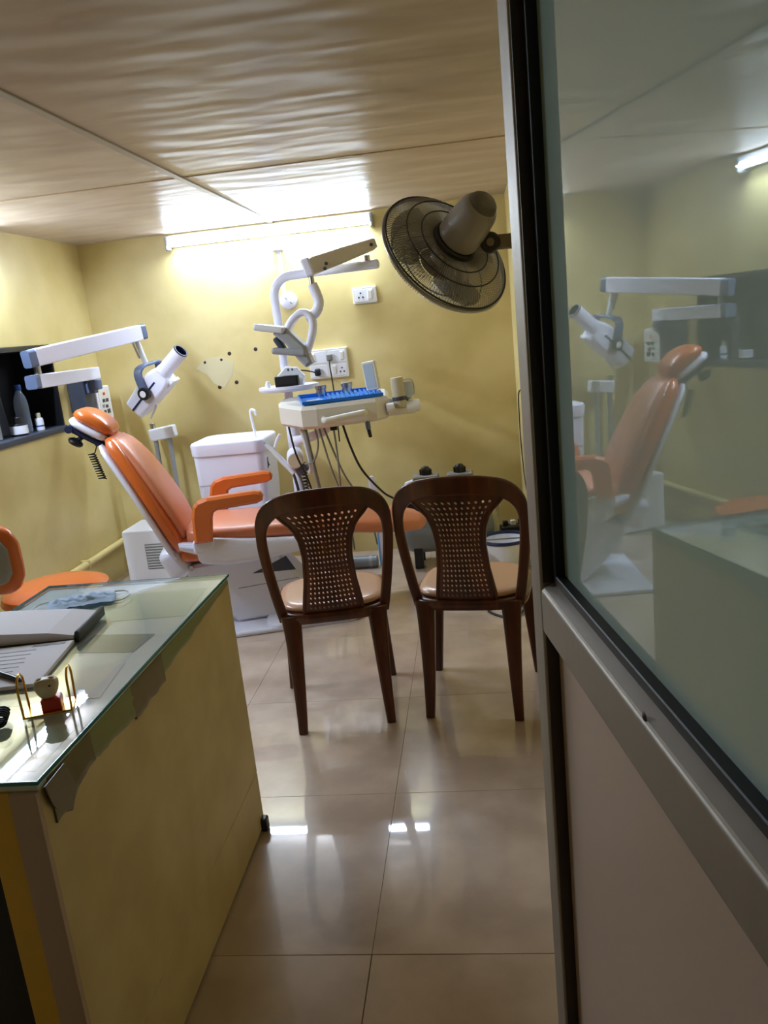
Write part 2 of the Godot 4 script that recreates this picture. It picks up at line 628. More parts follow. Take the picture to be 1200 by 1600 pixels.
# ---------------------------------------------------------------- glazed door at the right
func door() -> void:
	var d := struct("door_1")
	d.position = V3(0.1977, 0, -0.0303)
	d.rotation.y = deg_to_rad(8.7)
	var fx := -0.022
	var al: Material = M.aluminium
	var b := MB.new()
	b.rbox(V3(0, 1.0, -0.813), V3(0.044, 1.98, 0.046), 0.005)
	put("stile", b, al, d)
	b = MB.new()
	b.rbox(V3(0, 1.0, -0.018), V3(0.044, 1.98, 0.046), 0.005)
	put("stile", b, al, d)
	for y in [[1.043, 1.094], [1.93, 1.99], [0.02, 0.12]]:
		b = MB.new()
		b.rbox(V3(0, (y[0] + y[1]) / 2, -0.4155), V3(0.0438, y[1] - y[0], 0.755), 0.005)
		put("rail", b, al, d)
	# dark returns of the stile towards glass and panel
	for y in [[1.10, 1.93], [0.12, 1.043]]:
		for z in [-0.7890, -0.0420]:
			b = MB.new()
			b.box(V3(-0.008, (y[0] + y[1]) / 2, z), V3(0.024, y[1] - y[0], 0.003), 0.0005)
			put("stile_return", b, M.frame_dark, d)
	# glazing bead along the rail, sloping up to the glass
	b = MB.new()
	b.prism(PackedVector2Array([Vector2(-0.020, 1.093), Vector2(-0.001, 1.093), Vector2(-0.001, 1.101), Vector2(-0.006, 1.101), Vector2(-0.019, 1.095)]), 0.744, Transform3D(Basis.IDENTITY, V3(0, 0, -0.7875)), 0.0006)
	put("glazing_bead", b, al, d)
	# gasket round the pane
	for g in [[1.101, 1.111, -0.787, -0.044], [1.920, 1.93, -0.787, -0.044], [1.101, 1.93, -0.787, -0.772], [1.101, 1.93, -0.054, -0.044]]:
		b = MB.new()
		b.box(V3(-0.004, (g[0] + g[1]) / 2, (g[2] + g[3]) / 2), V3(0.012, g[1] - g[0], g[3] - g[2]), 0.001)
		put("gasket", b, M.gasket, d)
	b = MB.new()
	b.box(V3(0.003, 1.515, -0.4155), V3(0.006, 0.83, 0.744), 0.0005)
	put("glass_pane", b, M.pane, d)
	b = MB.new()
	b.box(V3(-0.001, 0.5815, -0.4155), V3(0.012, 0.923, 0.744), 0.001)
	put("lower_panel", b, M.door_panel, d)
	b = MB.new()
	b.lathe([Vector2(0.0, 0.0016), Vector2(0.0025, 0.001), Vector2(0.004, 0.0)], Transform3D(Basis(V3(0, 1, 0), V3(-1, 0, 0), V3(0, 0, 1)), V3(-0.0195, 1.096, -0.50)), 10)
	put("screw", b, M.frame_dark, d)


# ---------------------------------------------------------------- desk
func desk() -> void:
	var x1 := -0.69
	var x0 := -1.20
	var zn := -1.005
	var zf := -1.99
	var cx := (x0 + x1) / 2
	var cz := (zn + zf) / 2
	var t := thing("reception_desk", "cream laminate desk with a glass top in the left foreground", "desk", V3(cx, 0, cz))
	var b := MB.new()
	var L := func(x, y, z) -> Vector3: return V3(x - cx, y, z - cz)
	# side towards the aisle: upper panel and plinth panel with a joint
	b = MB.new()
	b.box(L.call(x1 - 0.012, 0.4625, cz), V3(0.024, 0.577, 0.985), 0.0015)
	put("side_panel", b, M.desk_laminate, t)
	b = MB.new()
	b.box(L.call(x1 - 0.012, 0.0905, cz), V3(0.024, 0.163, 0.985), 0.0015)
	put("plinth_panel", b, M.desk_laminate, t)
	# end of the desk towards the camera: edge band, yellow board, dark kneehole
	b = MB.new()
	b.box(L.call(x1 - 0.0225, 0.38, zn + 0.004), V3(0.045, 0.742, 0.012), 0.001)
	put("edge_band", b, M.desk_edge, t)
	b = MB.new()
	b.box(L.call(x1 - 0.068, 0.38, zn - 0.004), V3(0.046, 0.742, 0.02), 0.001)
	put("yellow_board", b, M.desk_yellow, t)
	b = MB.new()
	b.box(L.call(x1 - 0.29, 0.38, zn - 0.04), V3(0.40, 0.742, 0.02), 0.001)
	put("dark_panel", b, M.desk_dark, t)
	b = MB.new()
	b.box(L.call(x0 + 0.012, 0.38, cz), V3(0.024, 0.742, 0.96), 0.001)
	put("side_panel", b, M.desk_laminate, t)
	b = MB.new()
	b.box(L.call(cx, 0.38, zf + 0.012), V3(0.48, 0.742, 0.02), 0.001)
	put("back_panel", b, M.desk_laminate, t)
	b = MB.new()
	b.box(L.call(cx, 0.7555, cz), V3(0.51, 0.009, 0.985), 0.001)
	put("top_board", b, M.desk_top, t)
	# glass top with green edge
	b = MB.new()
	b.box(L.call(cx, 0.7655, cz), V3(0.508, 0.0066, 0.983), 0.0003)
	var gl := put("glass_top", b, M.desk_glass, t)
	for q in [[cx, zn + 0.0015, 0.518, 0.004], [cx, zf - 0.0015, 0.518, 0.004], [x1 + 0.0015, cz, 0.004, 0.985], [x0 - 0.0015, cz, 0.004, 0.985]]:
		b = MB.new()
		b.box(L.call(q[0], 0.7655, q[1]), V3(q[2], 0.007, q[3]), 0.001)
		put("glass_edge", b, M.glass_edge, gl)
	# adhesive tape creased over the top edge of the side panel
	var n := noise(77, 2.2, 3)
	for tp in [[-1.03, -1.17, 0.075, 0.050, "tape_brown", 0.004], [-1.16, -1.36, 0.048, 0.066, "tape_green", 0.003], [-1.34, -1.50, 0.070, 0.062, "tape_brown", 0.0035], [-1.50, -1.98, 0.045, 0.012, "tape_green", 0.0025]]:
		var rings := []
		var steps := 14
		for k in steps + 1:
			var f := float(k) / steps
			var z: float = lerpf(tp[0], tp[1], f)
			var low: float = 0.757 - lerpf(tp[2], tp[3], f) - 0.008 * n.get_noise_1d(z * 5.0)
			var r := PackedVector3Array()
			for j in 6:
				var y := lerpf(0.757, low, j / 5.0)
				r.append(L.call(x1 + 0.0012 + tp[5] * (0.35 + absf(n.get_noise_2d(z * 7.0, y * 9.0))) * (0.3 + j / 5.0), y, z))
			for j in 6:
				var y := lerpf(low, 0.757, j / 5.0)
				r.append(L.call(x1 + 0.0001, y, z))
			rings.append(r)
		b = MB.new()
		b.loft(rings)
		put("tape", b, M[tp[4]], t)
	# the loose flap of tape at the near corner
	b = MB.new()
	b.prism(PackedVector2Array([Vector2(-1.008, 0.757), Vector2(-1.075, 0.757), Vector2(-1.10, 0.70), Vector2(-1.075, 0.672), Vector2(-1.045, 0.688), Vector2(-1.02, 0.72)]), 0.003, Transform3D(Basis(V3(0, 0, 1), V3(0.06, 1, 0).normalized(), V3(1, 0, 0)), V3(0, 0, 0)), 0.001)
	for k in b.V.size():
		var q := b.V[k]
		b.V[k] = V3(q.x - cx - 0.69 - 0.04 + 0.008 * n.get_noise_2d(q.z * 9.0, q.y * 9.0), q.y, q.z - cz)
	put("tape_flap", b, M.tape_brown, t)
	b = MB.new()
	b.rbox(L.call(x1 + 0.006, 0.02, zf + 0.02), V3(0.022, 0.04, 0.03), 0.006)
	put("foot", b, M.black_plastic, t)
	# sheets kept under the glass, on the top board
	for q in [[-0.86, -1.80, 0.29, 0.20, 0.06, "paper_green", "printed sheet under the glass at the far end of the desk"], [-0.82, -1.56, 0.15, 0.10, -0.10, "print_grey", "grey printed card under the desk glass right of the diary"], [-0.84, -1.36, 0.21, 0.16, 0.12, "paper", "blank white sheet under the desk glass beside the tooth ornament"], [-0.80, -1.12, 0.17, 0.15, 0.0, "paper_green", "pale sheet under the desk glass at its near corner"]]:
		b = MB.new()
		b.box(V3(0, 0.0004, 0), V3(q[2], 0.0008, q[3]), 0.0001)
		single("paper_sheet", b, M[q[5]], q[6], "paper", V3(q[0], 0.7602, q[1]), q[4], "sheets under the desk glass")


func desk_items() -> void:
	var y := 0.7690
	# open pad of papers
	var t := thing("notepad", "white ruled writing pad lying on the desk in front of the diary", "notepad", V3(-1.035, y, -1.42), 0.16)
	var b := MB.new()
	b.box(V3(0, 0.004, 0), V3(0.30, 0.008, 0.22), 0.001)
	put("page_block", b, M.paper, t)
	b = MB.new()
	for k in 7:
		b.box(V3(-0.02 + (k % 3) * 0.012, 0.0083, -0.075 + k * 0.022), V3(0.20 - (k % 3) * 0.03, 0.0006, 0.0022), 0.0001)
	put("writing", b, M.ink, t)
	b = MB.new()
	b.box(V3(0.10, 0.0083, -0.098), V3(0.07, 0.0006, 0.010), 0.0001)
	put("heading", b, M.ink, t)
	# diary: fat book lying open
	t = thing("diary", "thick open diary with dark cover lying across the desk", "book", V3(-1.09, y, -1.625), 0.10)
	b = MB.new()
	b.rbox(V3(0, 0.003, 0), V3(0.37, 0.006, 0.17), 0.002)
	put("cover", b, M.leather, t)
	b = MB.new()
	var rings := []
	for k in 13:
		var f := float(k) / 12.0
		var x := lerpf(-0.175, 0.172, f)
		var h := 0.023 + 0.005 * sin(f * PI * 1.6) - 0.010 * maxf(0.0, f - 0.85) / 0.15
		rings.append(PackedVector3Array([V3(x, 0.006, -0.08), V3(x, 0.006 + h, -0.078), V3(x, 0.006 + h, 0.078), V3(x, 0.006, 0.08)]))
	b.loft(rings, true, true, false)
	put("page_block", b, M.paper, t)
	b = MB.new()
	b.box(V3(0.181, 0.013, 0.0), V3(0.010, 0.022, 0.168), 0.003)
	put("cover_spine", b, M.leather, t)
	b = MB.new()
	b.box(V3(0.1755, 0.014, 0.0), V3(0.004, 0.014, 0.15), 0.001)
	put("page_edge", b, M.page_edge, t)
	# face mask
	t = thing("face_mask", "crumpled pale blue surgical face mask at the far left of the desk", "mask", V3(-1.025, y, -1.83), 0.35)
	b = MB.new()
	var n := noise(9, 1.0, 3)
	var nx := 20
	var nz := 14
	var top := []
	for k in nz + 1:
		var row := []
		for j in nx + 1:
			var px := (j / float(nx) - 0.5) * 0.165
			var pz := (k / float(nz) - 0.5) * 0.095
			var edge := 1.0 - pow(absf(px) / 0.0825, 4.0) * 0.9
			var hh := 0.004 + 0.022 * edge * (0.55 + 0.5 * n.get_noise_2d(px * 60.0, pz * 60.0)) * (0.6 + 0.4 * cos(pz * 60.0))
			row.append(V3(px + 0.006 * n.get_noise_2d(pz * 50.0, 3.0), maxf(hh, 0.003), pz + 0.008 * n.get_noise_2d(px * 40.0, 7.0)))
		top.append(row)
	var vs := PackedVector3Array()
	var tri := PackedInt32Array()
	for layer in 2:
		for row in top:
			for q in row: vs.append(q - V3(0, 0.0025 * layer, 0))
	var w := nx + 1
	var off := (nz + 1) * w
	for k in nz:
		for j in nx:
			var a := k * w + j
			tri.append_array([a, a + 1, a + w + 1, a, a + w + 1, a + w])
			tri.append_array([off + a, off + a + w + 1, off + a + 1, off + a, off + a + w, off + a + w + 1])
	b.piece(vs, tri, true, true)
	put("cloth", b, M.mask_blue, t)
	for s in [-1, 1]:
		b = MB.new()
		b.tube(curve([V3(s * 0.078, 0.005, -0.035), V3(s * 0.108, 0.003, -0.03), V3(s * 0.118, 0.003, 0.01), V3(s * 0.10, 0.003, 0.045), V3(s * 0.078, 0.005, 0.04)], 5), 0.0018, 6)
		put("ear_loop", b, M.paper, t)
	# tooth ornament with pen arches
	t = thing("tooth_ornament", "gold desk ornament with a cream tooth on a red block", "ornament", V3(-0.793, y, -1.240), 0.35)
	b = MB.new()
	b.box(V3(0, 0.002, 0), V3(0.085, 0.004, 0.055), 0.001)
	put("base", b, M.gold, t)
	b = MB.new()
	b.rbox(V3(0.006, 0.014, 0.004), V3(0.034, 0.022, 0.03), 0.003)
	put("red_block", b, M.red, t)
	b = MB.new()
	rings = []
	for l in [[0.024, 0.007, 0.007], [0.028, 0.013, 0.011], [0.036, 0.018, 0.014], [0.046, 0.021, 0.016], [0.054, 0.021, 0.016], [0.060, 0.016, 0.012], [0.0615, 0.007, 0.006]]:
		rings.append(MB.sring(V3(0.002, l[0], 0.004), V3(1, 0, 0), V3(0, 0, 1), l[1], l[2], 2.8, 20))
	b.loft(rings, true, true, true, true)
	for s in [-1, 1]:
		rings = []
		for l in [[0.050, 0.010], [0.057, 0.0085], [0.061, 0.0055], [0.063, 0.002]]:
			rings.append(MB.ring(V3(0.002 + s * 0.0095, l[0], 0.004), V3(1, 0, 0), V3(0, 0, 1), l[1], l[1], 12))
		b.loft(rings, true, true, true, true)
	put("tooth", b, M.tooth, t)
	b = MB.new()
	for q in [[0.010, 0.0515]]:
		b.lathe([Vector2(0.0, 0.0015), Vector2(0.0022, 0.0)], Transform3D(Basis(V3(1, 0, 0), V3(0, 0, 1), V3(0, -1, 0)), V3(q[0], q[1], 0.0198)), 8)
	put("eye", b, M.black_plastic, t)
	for s in [-1, 1]:
		b = MB.new()
		var pts := [V3(s * 0.040, 0.003, -0.026), V3(s * 0.041, 0.04, -0.026)]
		for k in 7:
			var a := PI * k / 6.0
			pts.append(V3(s * 0.041, 0.052 + 0.022 * sin(a), -0.026 * cos(a)))
		pts.append(V3(s * 0.041, 0.04, 0.026))
		pts.append(V3(s * 0.040, 0.003, 0.026))
		b.tube(curve(pts, 3), 0.0022, 8)
		put("arch", b, M.gold, t)
	# pen, its clip and point
	t = thing("pen", "black pen lying on the writing pad at the left picture edge", "pen", V3(-0.95, y + 0.008, -1.365), -0.5)
	b = MB.new()
	b.tube([V3(-0.10, 0.006, 0), V3(0.02, 0.006, 0), V3(0.045, 0.005, 0)], [0.0055, 0.0055, 0.0045], 10)
	put("barrel", b, M.black_plastic, t)
	b = MB.new()
	b.tube([V3(0.045, 0.005, 0), V3(0.062, 0.0035, 0)], [0.0040, 0.0008], 8)
	put("point", b, M.black_plastic, t)
	# black coiled cord by the picture edge
	b = MB.new()
	var pts2 := []
	for k in 61:
		var a := TAU * k / 12.0
		pts2.append(V3(0.013 * cos(a), 0.0135 + 0.010 * sin(a), -0.02 + 0.0007 * k))
	b.tube(pts2, 0.0025, 6)
	single("coiled_cord", b, M.cable, "black coiled cord at the near left edge of the desk glass", "cord", V3(-0.858, y, -1.19), 0.4)


# ---------------------------------------------------------------- plastic chairs
func back_pt(x: float, yy: float) -> Vector3:
	return V3(x, yy, 0.165 + 0.17 * (yy - 0.43) - 0.9 * x * x)

func make_chair(label: String) -> Node3D:
	var t := thing("plastic_chair", label, "chair", Vector3.ZERO, 0.0, "brown plastic chairs")
	var br: Material = M.brown_plastic
	# seat: moulded shell and tan pad
	var b := MB.new()
	var rings := []
	for l in [[0.392, 0.190], [0.396, 0.203], [0.418, 0.209], [0.430, 0.205], [0.431, 0.190]]:
		rings.append(MB.sring(V3(0, l[0], -0.02), V3(1, 0, 0), V3(0, 0, 1), l[1], l[1] * 0.97, 4.0, 40))
	b.loft(rings, true, true, true, true)
	put("seat", b, br, t)
	b = MB.new()
	rings = []
	for l in [[0.430, 0.188], [0.440, 0.194], [0.450, 0.188], [0.456, 0.165], [0.457, 0.09]]:
		rings.append(MB.sring(V3(0, l[0], -0.025), V3(1, 0, 0), V3(0, 0, 1), l[1], l[1] * 0.95, 3.2, 40))
	b.loft(rings, true, true, true, true)
	put("seat_pad", b, M.seat_tan, t)
	# outer frame of the back, swept over the top
	var path := []
	for q in curve([Vector2(-0.176, 0.405), Vector2(-0.193, 0.50), Vector2(-0.209, 0.62), Vector2(-0.214, 0.71), Vector2(-0.203, 0.775), Vector2(-0.165, 0.822), Vector2(-0.10, 0.843), Vector2(0, 0.850), Vector2(0.10, 0.843), Vector2(0.165, 0.822), Vector2(0.203, 0.775), Vector2(0.214, 0.71), Vector2(0.209, 0.62), Vector2(0.193, 0.50), Vector2(0.176, 0.405)], 5):
		path.append(q)
	var pts := []
	var sides := []
	var hw := []
	var ht := []
	for i in path.size():
		var q: Vector2 = path[i]
		pts.append(back_pt(q.x, q.y))
		var d: Vector2 = (path[mini(i + 1, path.size() - 1)] - path[maxi(i - 1, 0)]).normalized()
		sides.append(V3(d.y, -d.x, 0.0))
		hw.append(0.018 + 0.014 * smoothstep(0.72, 0.84, q.y))
		ht.append(0.011)
	b = MB.new()
	b.band(pts, sides, hw, ht)
	put("back_frame", b, br, t)
	# pierced splat
	b = MB.new()
	var nx := 13
	var ny := 22
	var hwf := func(yy: float) -> float:
		var tb := [[0.40, 0.104], [0.46, 0.100], [0.55, 0.086], [0.64, 0.080], [0.70, 0.086], [0.75, 0.105], [0.785, 0.140], [0.815, 0.165]]
		for i in tb.size() - 1:
			if yy <= tb[i + 1][0]:
				var f: float = clampf((yy - tb[i][0]) / (tb[i + 1][0] - tb[i][0]), 0, 1)
				return lerpf(tb[i][1], tb[i + 1][1], f)
		return 0.165
	var P := func(u: float, v: float, side: float) -> Vector3:
		var yy := lerpf(0.402, 0.818, v)
		var x: float = u * hwf.call(yy)
		return back_pt(x, yy) + V3(0, 0, side * 0.005)
	for r in ny:
		for c in nx:
			var u0 := -1.0 + 2.0 * c / nx
			var u1 := -1.0 + 2.0 * (c + 1) / nx
			var v0 := float(r) / ny
			var v1 := float(r + 1) / ny
			var pierced: bool = c >= 1 and c <= nx - 2 and r >= 2 and r <= ny - 2
			for side in [1.0, -1.0]:
				var o := []
				for k in 8:
					var e: Vector2 = [Vector2(1, 0), Vector2(1, 1), Vector2(0, 1), Vector2(-1, 1), Vector2(-1, 0), Vector2(-1, -1), Vector2(0, -1), Vector2(1, -1)][k]
					o.append(P.call((u0 + u1) / 2 + e.x * (u1 - u0) / 2, (v0 + v1) / 2 + e.y * (v1 - v0) / 2, side))
				if not pierced:
					if side > 0: b.quad(o[1], o[7], o[5], o[3])
					else: b.quad(o[1], o[3], o[5], o[7])
					continue
				var h := []
				for k in 8:
					var a := TAU * k / 8.0
					h.append(P.call((u0 + u1) / 2 + cos(a) * (u1 - u0) * 0.20 + sin(a) * (u1 - u0) * -0.08, (v0 + v1) / 2 + sin(a) * (v1 - v0) * 0.24, side))
				for k in 8:
					var k2 := (k + 1) % 8
					if side > 0: b.quad(o[k2], o[k], h[k], h[k2])
					else: b.quad(o[k], o[k2], h[k2], h[k])
				if side > 0:
					for k in 8:
						var a := TAU * k / 8.0
						var a2 := TAU * (k + 1) / 8.0
						var q0: Vector3 = h[k]
						var q1: Vector3 = h[(k + 1) % 8]
						b.quad(q0, q0 - V3(0, 0, 0.01), q1 - V3(0, 0, 0.01), q1)
	# edges of the splat
	for s in [-1.0, 1.0]:
		var ep := []
		var es := []
		var eh := []
		var et := []
		for k in 23:
			ep.append(P.call(s * 1.0, k / 22.0, 0.0))
			es.append(V3(1, 0, 0))
			eh.append(0.006)
			et.append(0.009)
		b.band(ep, es, eh, et)
	b.band([back_pt(-0.104, 0.402), back_pt(-0.05, 0.400), back_pt(0, 0.400), back_pt(0.05, 0.400), back_pt(0.104, 0.402)], [Vector3.UP, Vector3.UP, Vector3.UP, Vector3.UP, Vector3.UP], [0.010, 0.010, 0.010, 0.010, 0.010], [0.009, 0.009, 0.009, 0.009, 0.009])
	put("splat", b, br, t)
	# legs
	for s in [-1.0, 1.0]:
		for rear in [true, false]:
			b = MB.new()
			var lp := []
			var ls := []
			var lw := []
			var lt := []
			for k in 9:
				var f := k / 8.0
				var yy := lerpf(0.425, 0.0, f)
				if rear:
					lp.append(V3(s * (lerpf(0.150, 0.148, f) + 0.010 * f * f), yy, lerpf(0.150, 0.185, f) + 0.012 * f * f))
					lw.append(lerpf(0.036, 0.016, pow(f, 0.7)))
				else:
					lp.append(V3(s * lerpf(0.168, 0.200, f), yy, lerpf(-0.175, -0.195, f)))
					lw.append(lerpf(0.030, 0.016, pow(f, 0.7)))
				ls.append(V3(1, 0, 0))
				lt.append(lerpf(0.022, 0.014, f))
			b.band(lp, ls, lw, lt, 0.3)
			put("leg", b, br, t)
	return t

func plastic_chairs() -> void:
	var a := make_chair("brown plastic chair with pierced back, left of the pair, nearer the desk")
	a.position = V3(-0.563, 0, -2.74)
	a.rotation.y = 0.19
	var c := a.duplicate()
	c.name = numbered("plastic_chair")
	add_child(c)
	tag(c, "brown plastic chair with pierced back, right of the pair, beside the glazed door", "chair", "brown plastic chairs")
	c.position = V3(-0.046, 0, -2.77)
	c.rotation.y = -0.149


# ---------------------------------------------------------------- dental chair (local x = towards the feet, local z = towards the camera side)
func dental_chair() -> void:
	var t := thing("dental_chair", "reclined orange and white dental chair in the middle of the room", "dental chair", V3(-1.36, 0, -3.74), atan2(0.24, 0.97))
	var wh: Material = M.cool_white
	var og: Material = M.orange_vinyl
	var pad: Material = M.orange_pad
	# floor plates
	var b := MB.new()
	b.rbox(V3(0.10, 0.012, 0.02), V3(0.62, 0.024, 0.60), 0.010)
	put("floor_plate", b, wh, t)
	b = MB.new()
	var rings := []
	for l in [[0.0, 0.0], [0.028, 0.0], [0.040, 0.012], [0.044, 0.04]]:
		rings.append(MB.rrect(V3(0.475, l[0], 0.0), V3(1, 0, 0), V3(0, 0, 1), 0.237 - l[1], 0.319 - l[1], 0.07, 5))
	b.loft(rings, true, true, true, true)
	put("base_cover", b, wh, t)
	# lift column: slanting white body
	b = MB.new()
	b.prism(PackedVector2Array([Vector2(-0.12, 0.34), Vector2(-0.10, 0.22), Vector2(0.02, 0.10), Vector2(0.10, 0.024), Vector2(0.66, 0.040), Vector2(0.56, 0.12), Vector2(0.44, 0.19), Vector2(0.36, 0.30), Vector2(0.34, 0.36)]), 0.34, Transform3D(Basis.IDENTITY, V3(0, 0, -0.17)), 0.015)
	put("lift_column", b, wh, t)
	b = MB.new()
	b.prism(PackedVector2Array([Vector2(0.20, 0.265), Vector2(0.37, 0.33), Vector2(0.41, 0.255)]), 0.006, Transform3D(Basis.IDENTITY, V3(0, 0, 0.167)))
	put("linkage_opening", b, M.dark_slate, t)
	b = MB.new()
	b.box(V3(0.27, 0.205, 0.170), V3(0.30, 0.003, 0.004), 0.0005, Basis(V3(0, 0, 1), 0.05))
	put("seam", b, M.grey_plastic, t)
	# seat shell: white trough
	b = MB.new()
	rings = []
	for k in 15:
		var f := k / 14.0
		var x := lerpf(-0.12, 0.66, f)
		var topy := 0.475 - 0.025 * sin(f * PI) - 0.03 * f
		var dep := lerpf(0.06, 0.13, sin(clampf(f * 1.25, 0, 1) * PI)) 
		var hwid := 0.255 - 0.05 * pow(absf(f - 0.4) / 0.6, 3.0)
		var r := PackedVector3Array()
		for j in 17:
			var a := PI * j / 16.0
			r.append(V3(x, topy - dep * pow(sin(a), 0.55), hwid * cos(a)))
		rings.append(r)
	b.loft(rings, true, true, true, false)
	put("seat_shell", b, wh, t)
	# near side cover of the shell with the swelling lip under the armrest
	b = MB.new()
	rings = []
	for q in [[-0.036, 0.431, 0.030], [-0.033, 0.431, 0.050], [-0.020, 0.430, 0.063], [0.0, 0.428, 0.066], [0.10, 0.412, 0.066], [0.20, 0.405, 0.058], [0.30, 0.404, 0.048], [0.42, 0.404, 0.038], [0.55, 0.402, 0.022]]:
		rings.append(MB.sring(V3(q[0], q[1], 0.247), V3(0, 1, 0), V3(0, 0, 1), q[2], 0.026, 2.6, 20))
	b.loft(rings, true, true, true, true)
	put("side_cover", b, wh, t)
	# seat and leg cushion
	b = MB.new()
	rings = []
	var prof := [[-0.10, 0.490, 0.02, 0.10], [-0.08, 0.490, 0.045, 0.20], [0.0, 0.488, 0.05, 0.232], [0.15, 0.480, 0.048, 0.236], [0.32, 0.474, 0.046, 0.232], [0.50, 0.462, 0.044, 0.222], [0.70, 0.440, 0.046, 0.208], [0.85, 0.418, 0.047, 0.196], [0.98, 0.398, 0.045, 0.172], [1.06, 0.386, 0.037, 0.128], [1.10, 0.380, 0.018, 0.06]]
	for i in prof.size() - 1:
		for k in 3:
			var f := k / 3.0
			var q := []
			for c in 4: q.append(lerpf(prof[i][c], prof[i + 1][c], f))
			rings.append(MB.sring(V3(q[0], q[1], 0), V3(0, 0, 1), V3(0, 1, 0), q[3], q[2], 3.4, 36))
	rings.append(MB.sring(V3(1.10, 0.380, 0), V3(0, 0, 1), V3(0, 1, 0), 0.05, 0.015, 3.0, 36))
	b.loft(rings, true, true, true, true)
	put("seat_cushion", b, pad, t)
	# backrest
	var rec := Basis(V3(0, 0, 1), 0.43)          # leans towards the head end
	var bc := V3(-0.10, 0.40, 0)
	var backshape := func(off: float, thick: float, grow: float, y0: float, y1: float) -> MB:
		var mb := MB.new()
		var rr := []
		for k in 21:
			var f := k / 20.0
			var h := lerpf(y0, y1, f)
			var g := clampf(h / 0.66, 0, 1)
			var wid := lerpf(0.215, 0.165, smoothstep(0.35, 1.0, g)) + 0.030 * sin(g * PI * 0.9) + grow
			var bulge := 0.018 * sin(g * PI)
			var endf := sqrt(maxf(0.02, 1.0 - pow(absf(2.0 * f - 1.0), 8.0)))
			var c := V3(off + bulge, h, 0)
			rr.append(MB.sring(bc + rec * c, rec * V3(1, 0, 0), V3(0, 0, 1), thick * (0.35 + 0.65 * endf), wid * (0.72 + 0.28 * endf), 3.6, 36))
		mb.loft(rr, true, true, true, true)
		return mb
	put("backrest_shell", backshape.call(-0.052, 0.020, 0.006, 0.0, 0.645), wh, t)
	put("backrest_cushion", backshape.call(-0.006, 0.040, 0.0, 0.01, 0.655), og, t)
	# lighter front panel of the backrest
	b = MB.new()
	rings = []
	for k in 15:
		var f := k / 14.0
		var h := lerpf(0.05, 0.64, f)
		var g := clampf(h / 0.66, 0, 1)
		var wid := lerpf(0.190, 0.145, smoothstep(0.35, 1.0, g)) + 0.028 * sin(g * PI * 0.9)
		var endf := sqrt(maxf(0.03, 1.0 - pow(absf(2.0 * f - 1.0), 6.0)))
		rings.append(MB.sring(bc + rec * V3(0.010 + 0.046 * sin(pow(1.0 - g, 0.8) * PI * 0.75) * (0.3 + 0.7 * endf), h, 0), rec * V3(1, 0, 0), V3(0, 0, 1), 0.042 * (0.4 + 0.6 * endf), wid * (0.75 + 0.25 * endf), 2.6, 32))
	b.loft(rings, true, true, true, true)
	put("backrest_panel", b, pad, t)
	# hinge piece between backrest and seat
	b = MB.new()
	b.rbox(V3(-0.075, 0.425, 0.0), V3(0.11, 0.13, 0.40), 0.035)
	put("lumbar_roll", b, og, t)
	b = MB.new()
	b.rbox(V3(-0.16, 0.36, 0.0), V3(0.12, 0.16, 0.36), 0.04, Basis(V3(0, 0, 1), 0.4))
	put("hinge_cover", b, wh, t)
	# headrest
	var hb := Basis(V3(0, 0, 1), -0.62)
	var hc := V3(-0.440, 1.055, 0)
	b = MB.new()
	rings = []
	for k in 13:
		var f := k / 12.0
		var u := lerpf(-0.100, 0.094, f)
		var endf := sqrt(maxf(0.03, 1.0 - pow(absf(2.0 * f - 1.0), 3.0)))
		rings.append(MB.sring(hc + hb * V3(u, 0.012 + 0.010 * sin(f * PI), 0), hb * V3(0, 1, 0), V3(0, 0, 1), 0.038 * (0.25 + 0.75 * endf), 0.130 * (0.55 + 0.45 * endf), 3.0, 32))
	b.loft(rings, true, true, true, true)
	var hr := put("headrest", b, og, t)
	b = MB.new()
	rings = []
	for k in 11:
		var f := k / 10.0
		var u := lerpf(-0.104, 0.085, f)
		var endf := sqrt(maxf(0.03, 1.0 - pow(absf(2.0 * f - 1.0), 4.0)))
		rings.append(MB.sring(hc + hb * V3(u, -0.026, 0), hb * V3(0, 1, 0), V3(0, 0, 1), 0.024 * (0.25 + 0.75 * endf), 0.128 * (0.6 + 0.4 * endf), 3.0, 28))
	b.loft(rings, true, true, true, true)
	put("headrest_shell", b, wh, hr)
	b = MB.new()
	b.rbox(hc + hb * V3(0.0, -0.062, 0.06), V3(0.20, 0.028, 0.06), 0.010, hb)
	b.cyl(hc + hb * V3(-0.085, -0.066, 0.10), hc + hb * V3(-0.085, -0.066, 0.02), 0.018, -1, 14)
	b.cyl(hc + hb * V3(0.085, -0.066, 0.10), hc + hb * V3(0.085, -0.066, 0.02), 0.016, -1, 14)
	put("headrest_bracket", b, M.navy, hr)
	b = MB.new()
	b.lathe([Vector2(0, 0.022), Vector2(0.018, 0.020), Vector2(0.034, 0.010), Vector2(0.036, 0.0), Vector2(0.028, -0.010), Vector2(0, -0.012)], Transform3D(hb, hc + hb * V3(-0.035, -0.112, 0.07)), 20)
	b.cyl(hc + hb * V3(-0.035, -0.11, 0.07), hc + hb * V3(-0.02, -0.07, 0.06), 0.012, -1, 12)
	put("locking_knob", b, M.black_plastic, hr)
	b = MB.new()
	var bars := []
	for s in [-1, 1]:
		b = MB.new()
		b.tube([hc + hb * V3(0.02, -0.055, s * 0.05), hc + hb * V3(0.14, -0.060, s * 0.05), bc + rec * V3(-0.035, 0.60, s * 0.05)], 0.009, 8)
		put("headrest_bar", b, M.steel, hr)
	# coiled cord hanging behind the headrest
	b = MB.new()
	var cp := [hc + hb * V3(0.03, -0.07, 0.06), V3(-0.445, 0.955, 0.055)]
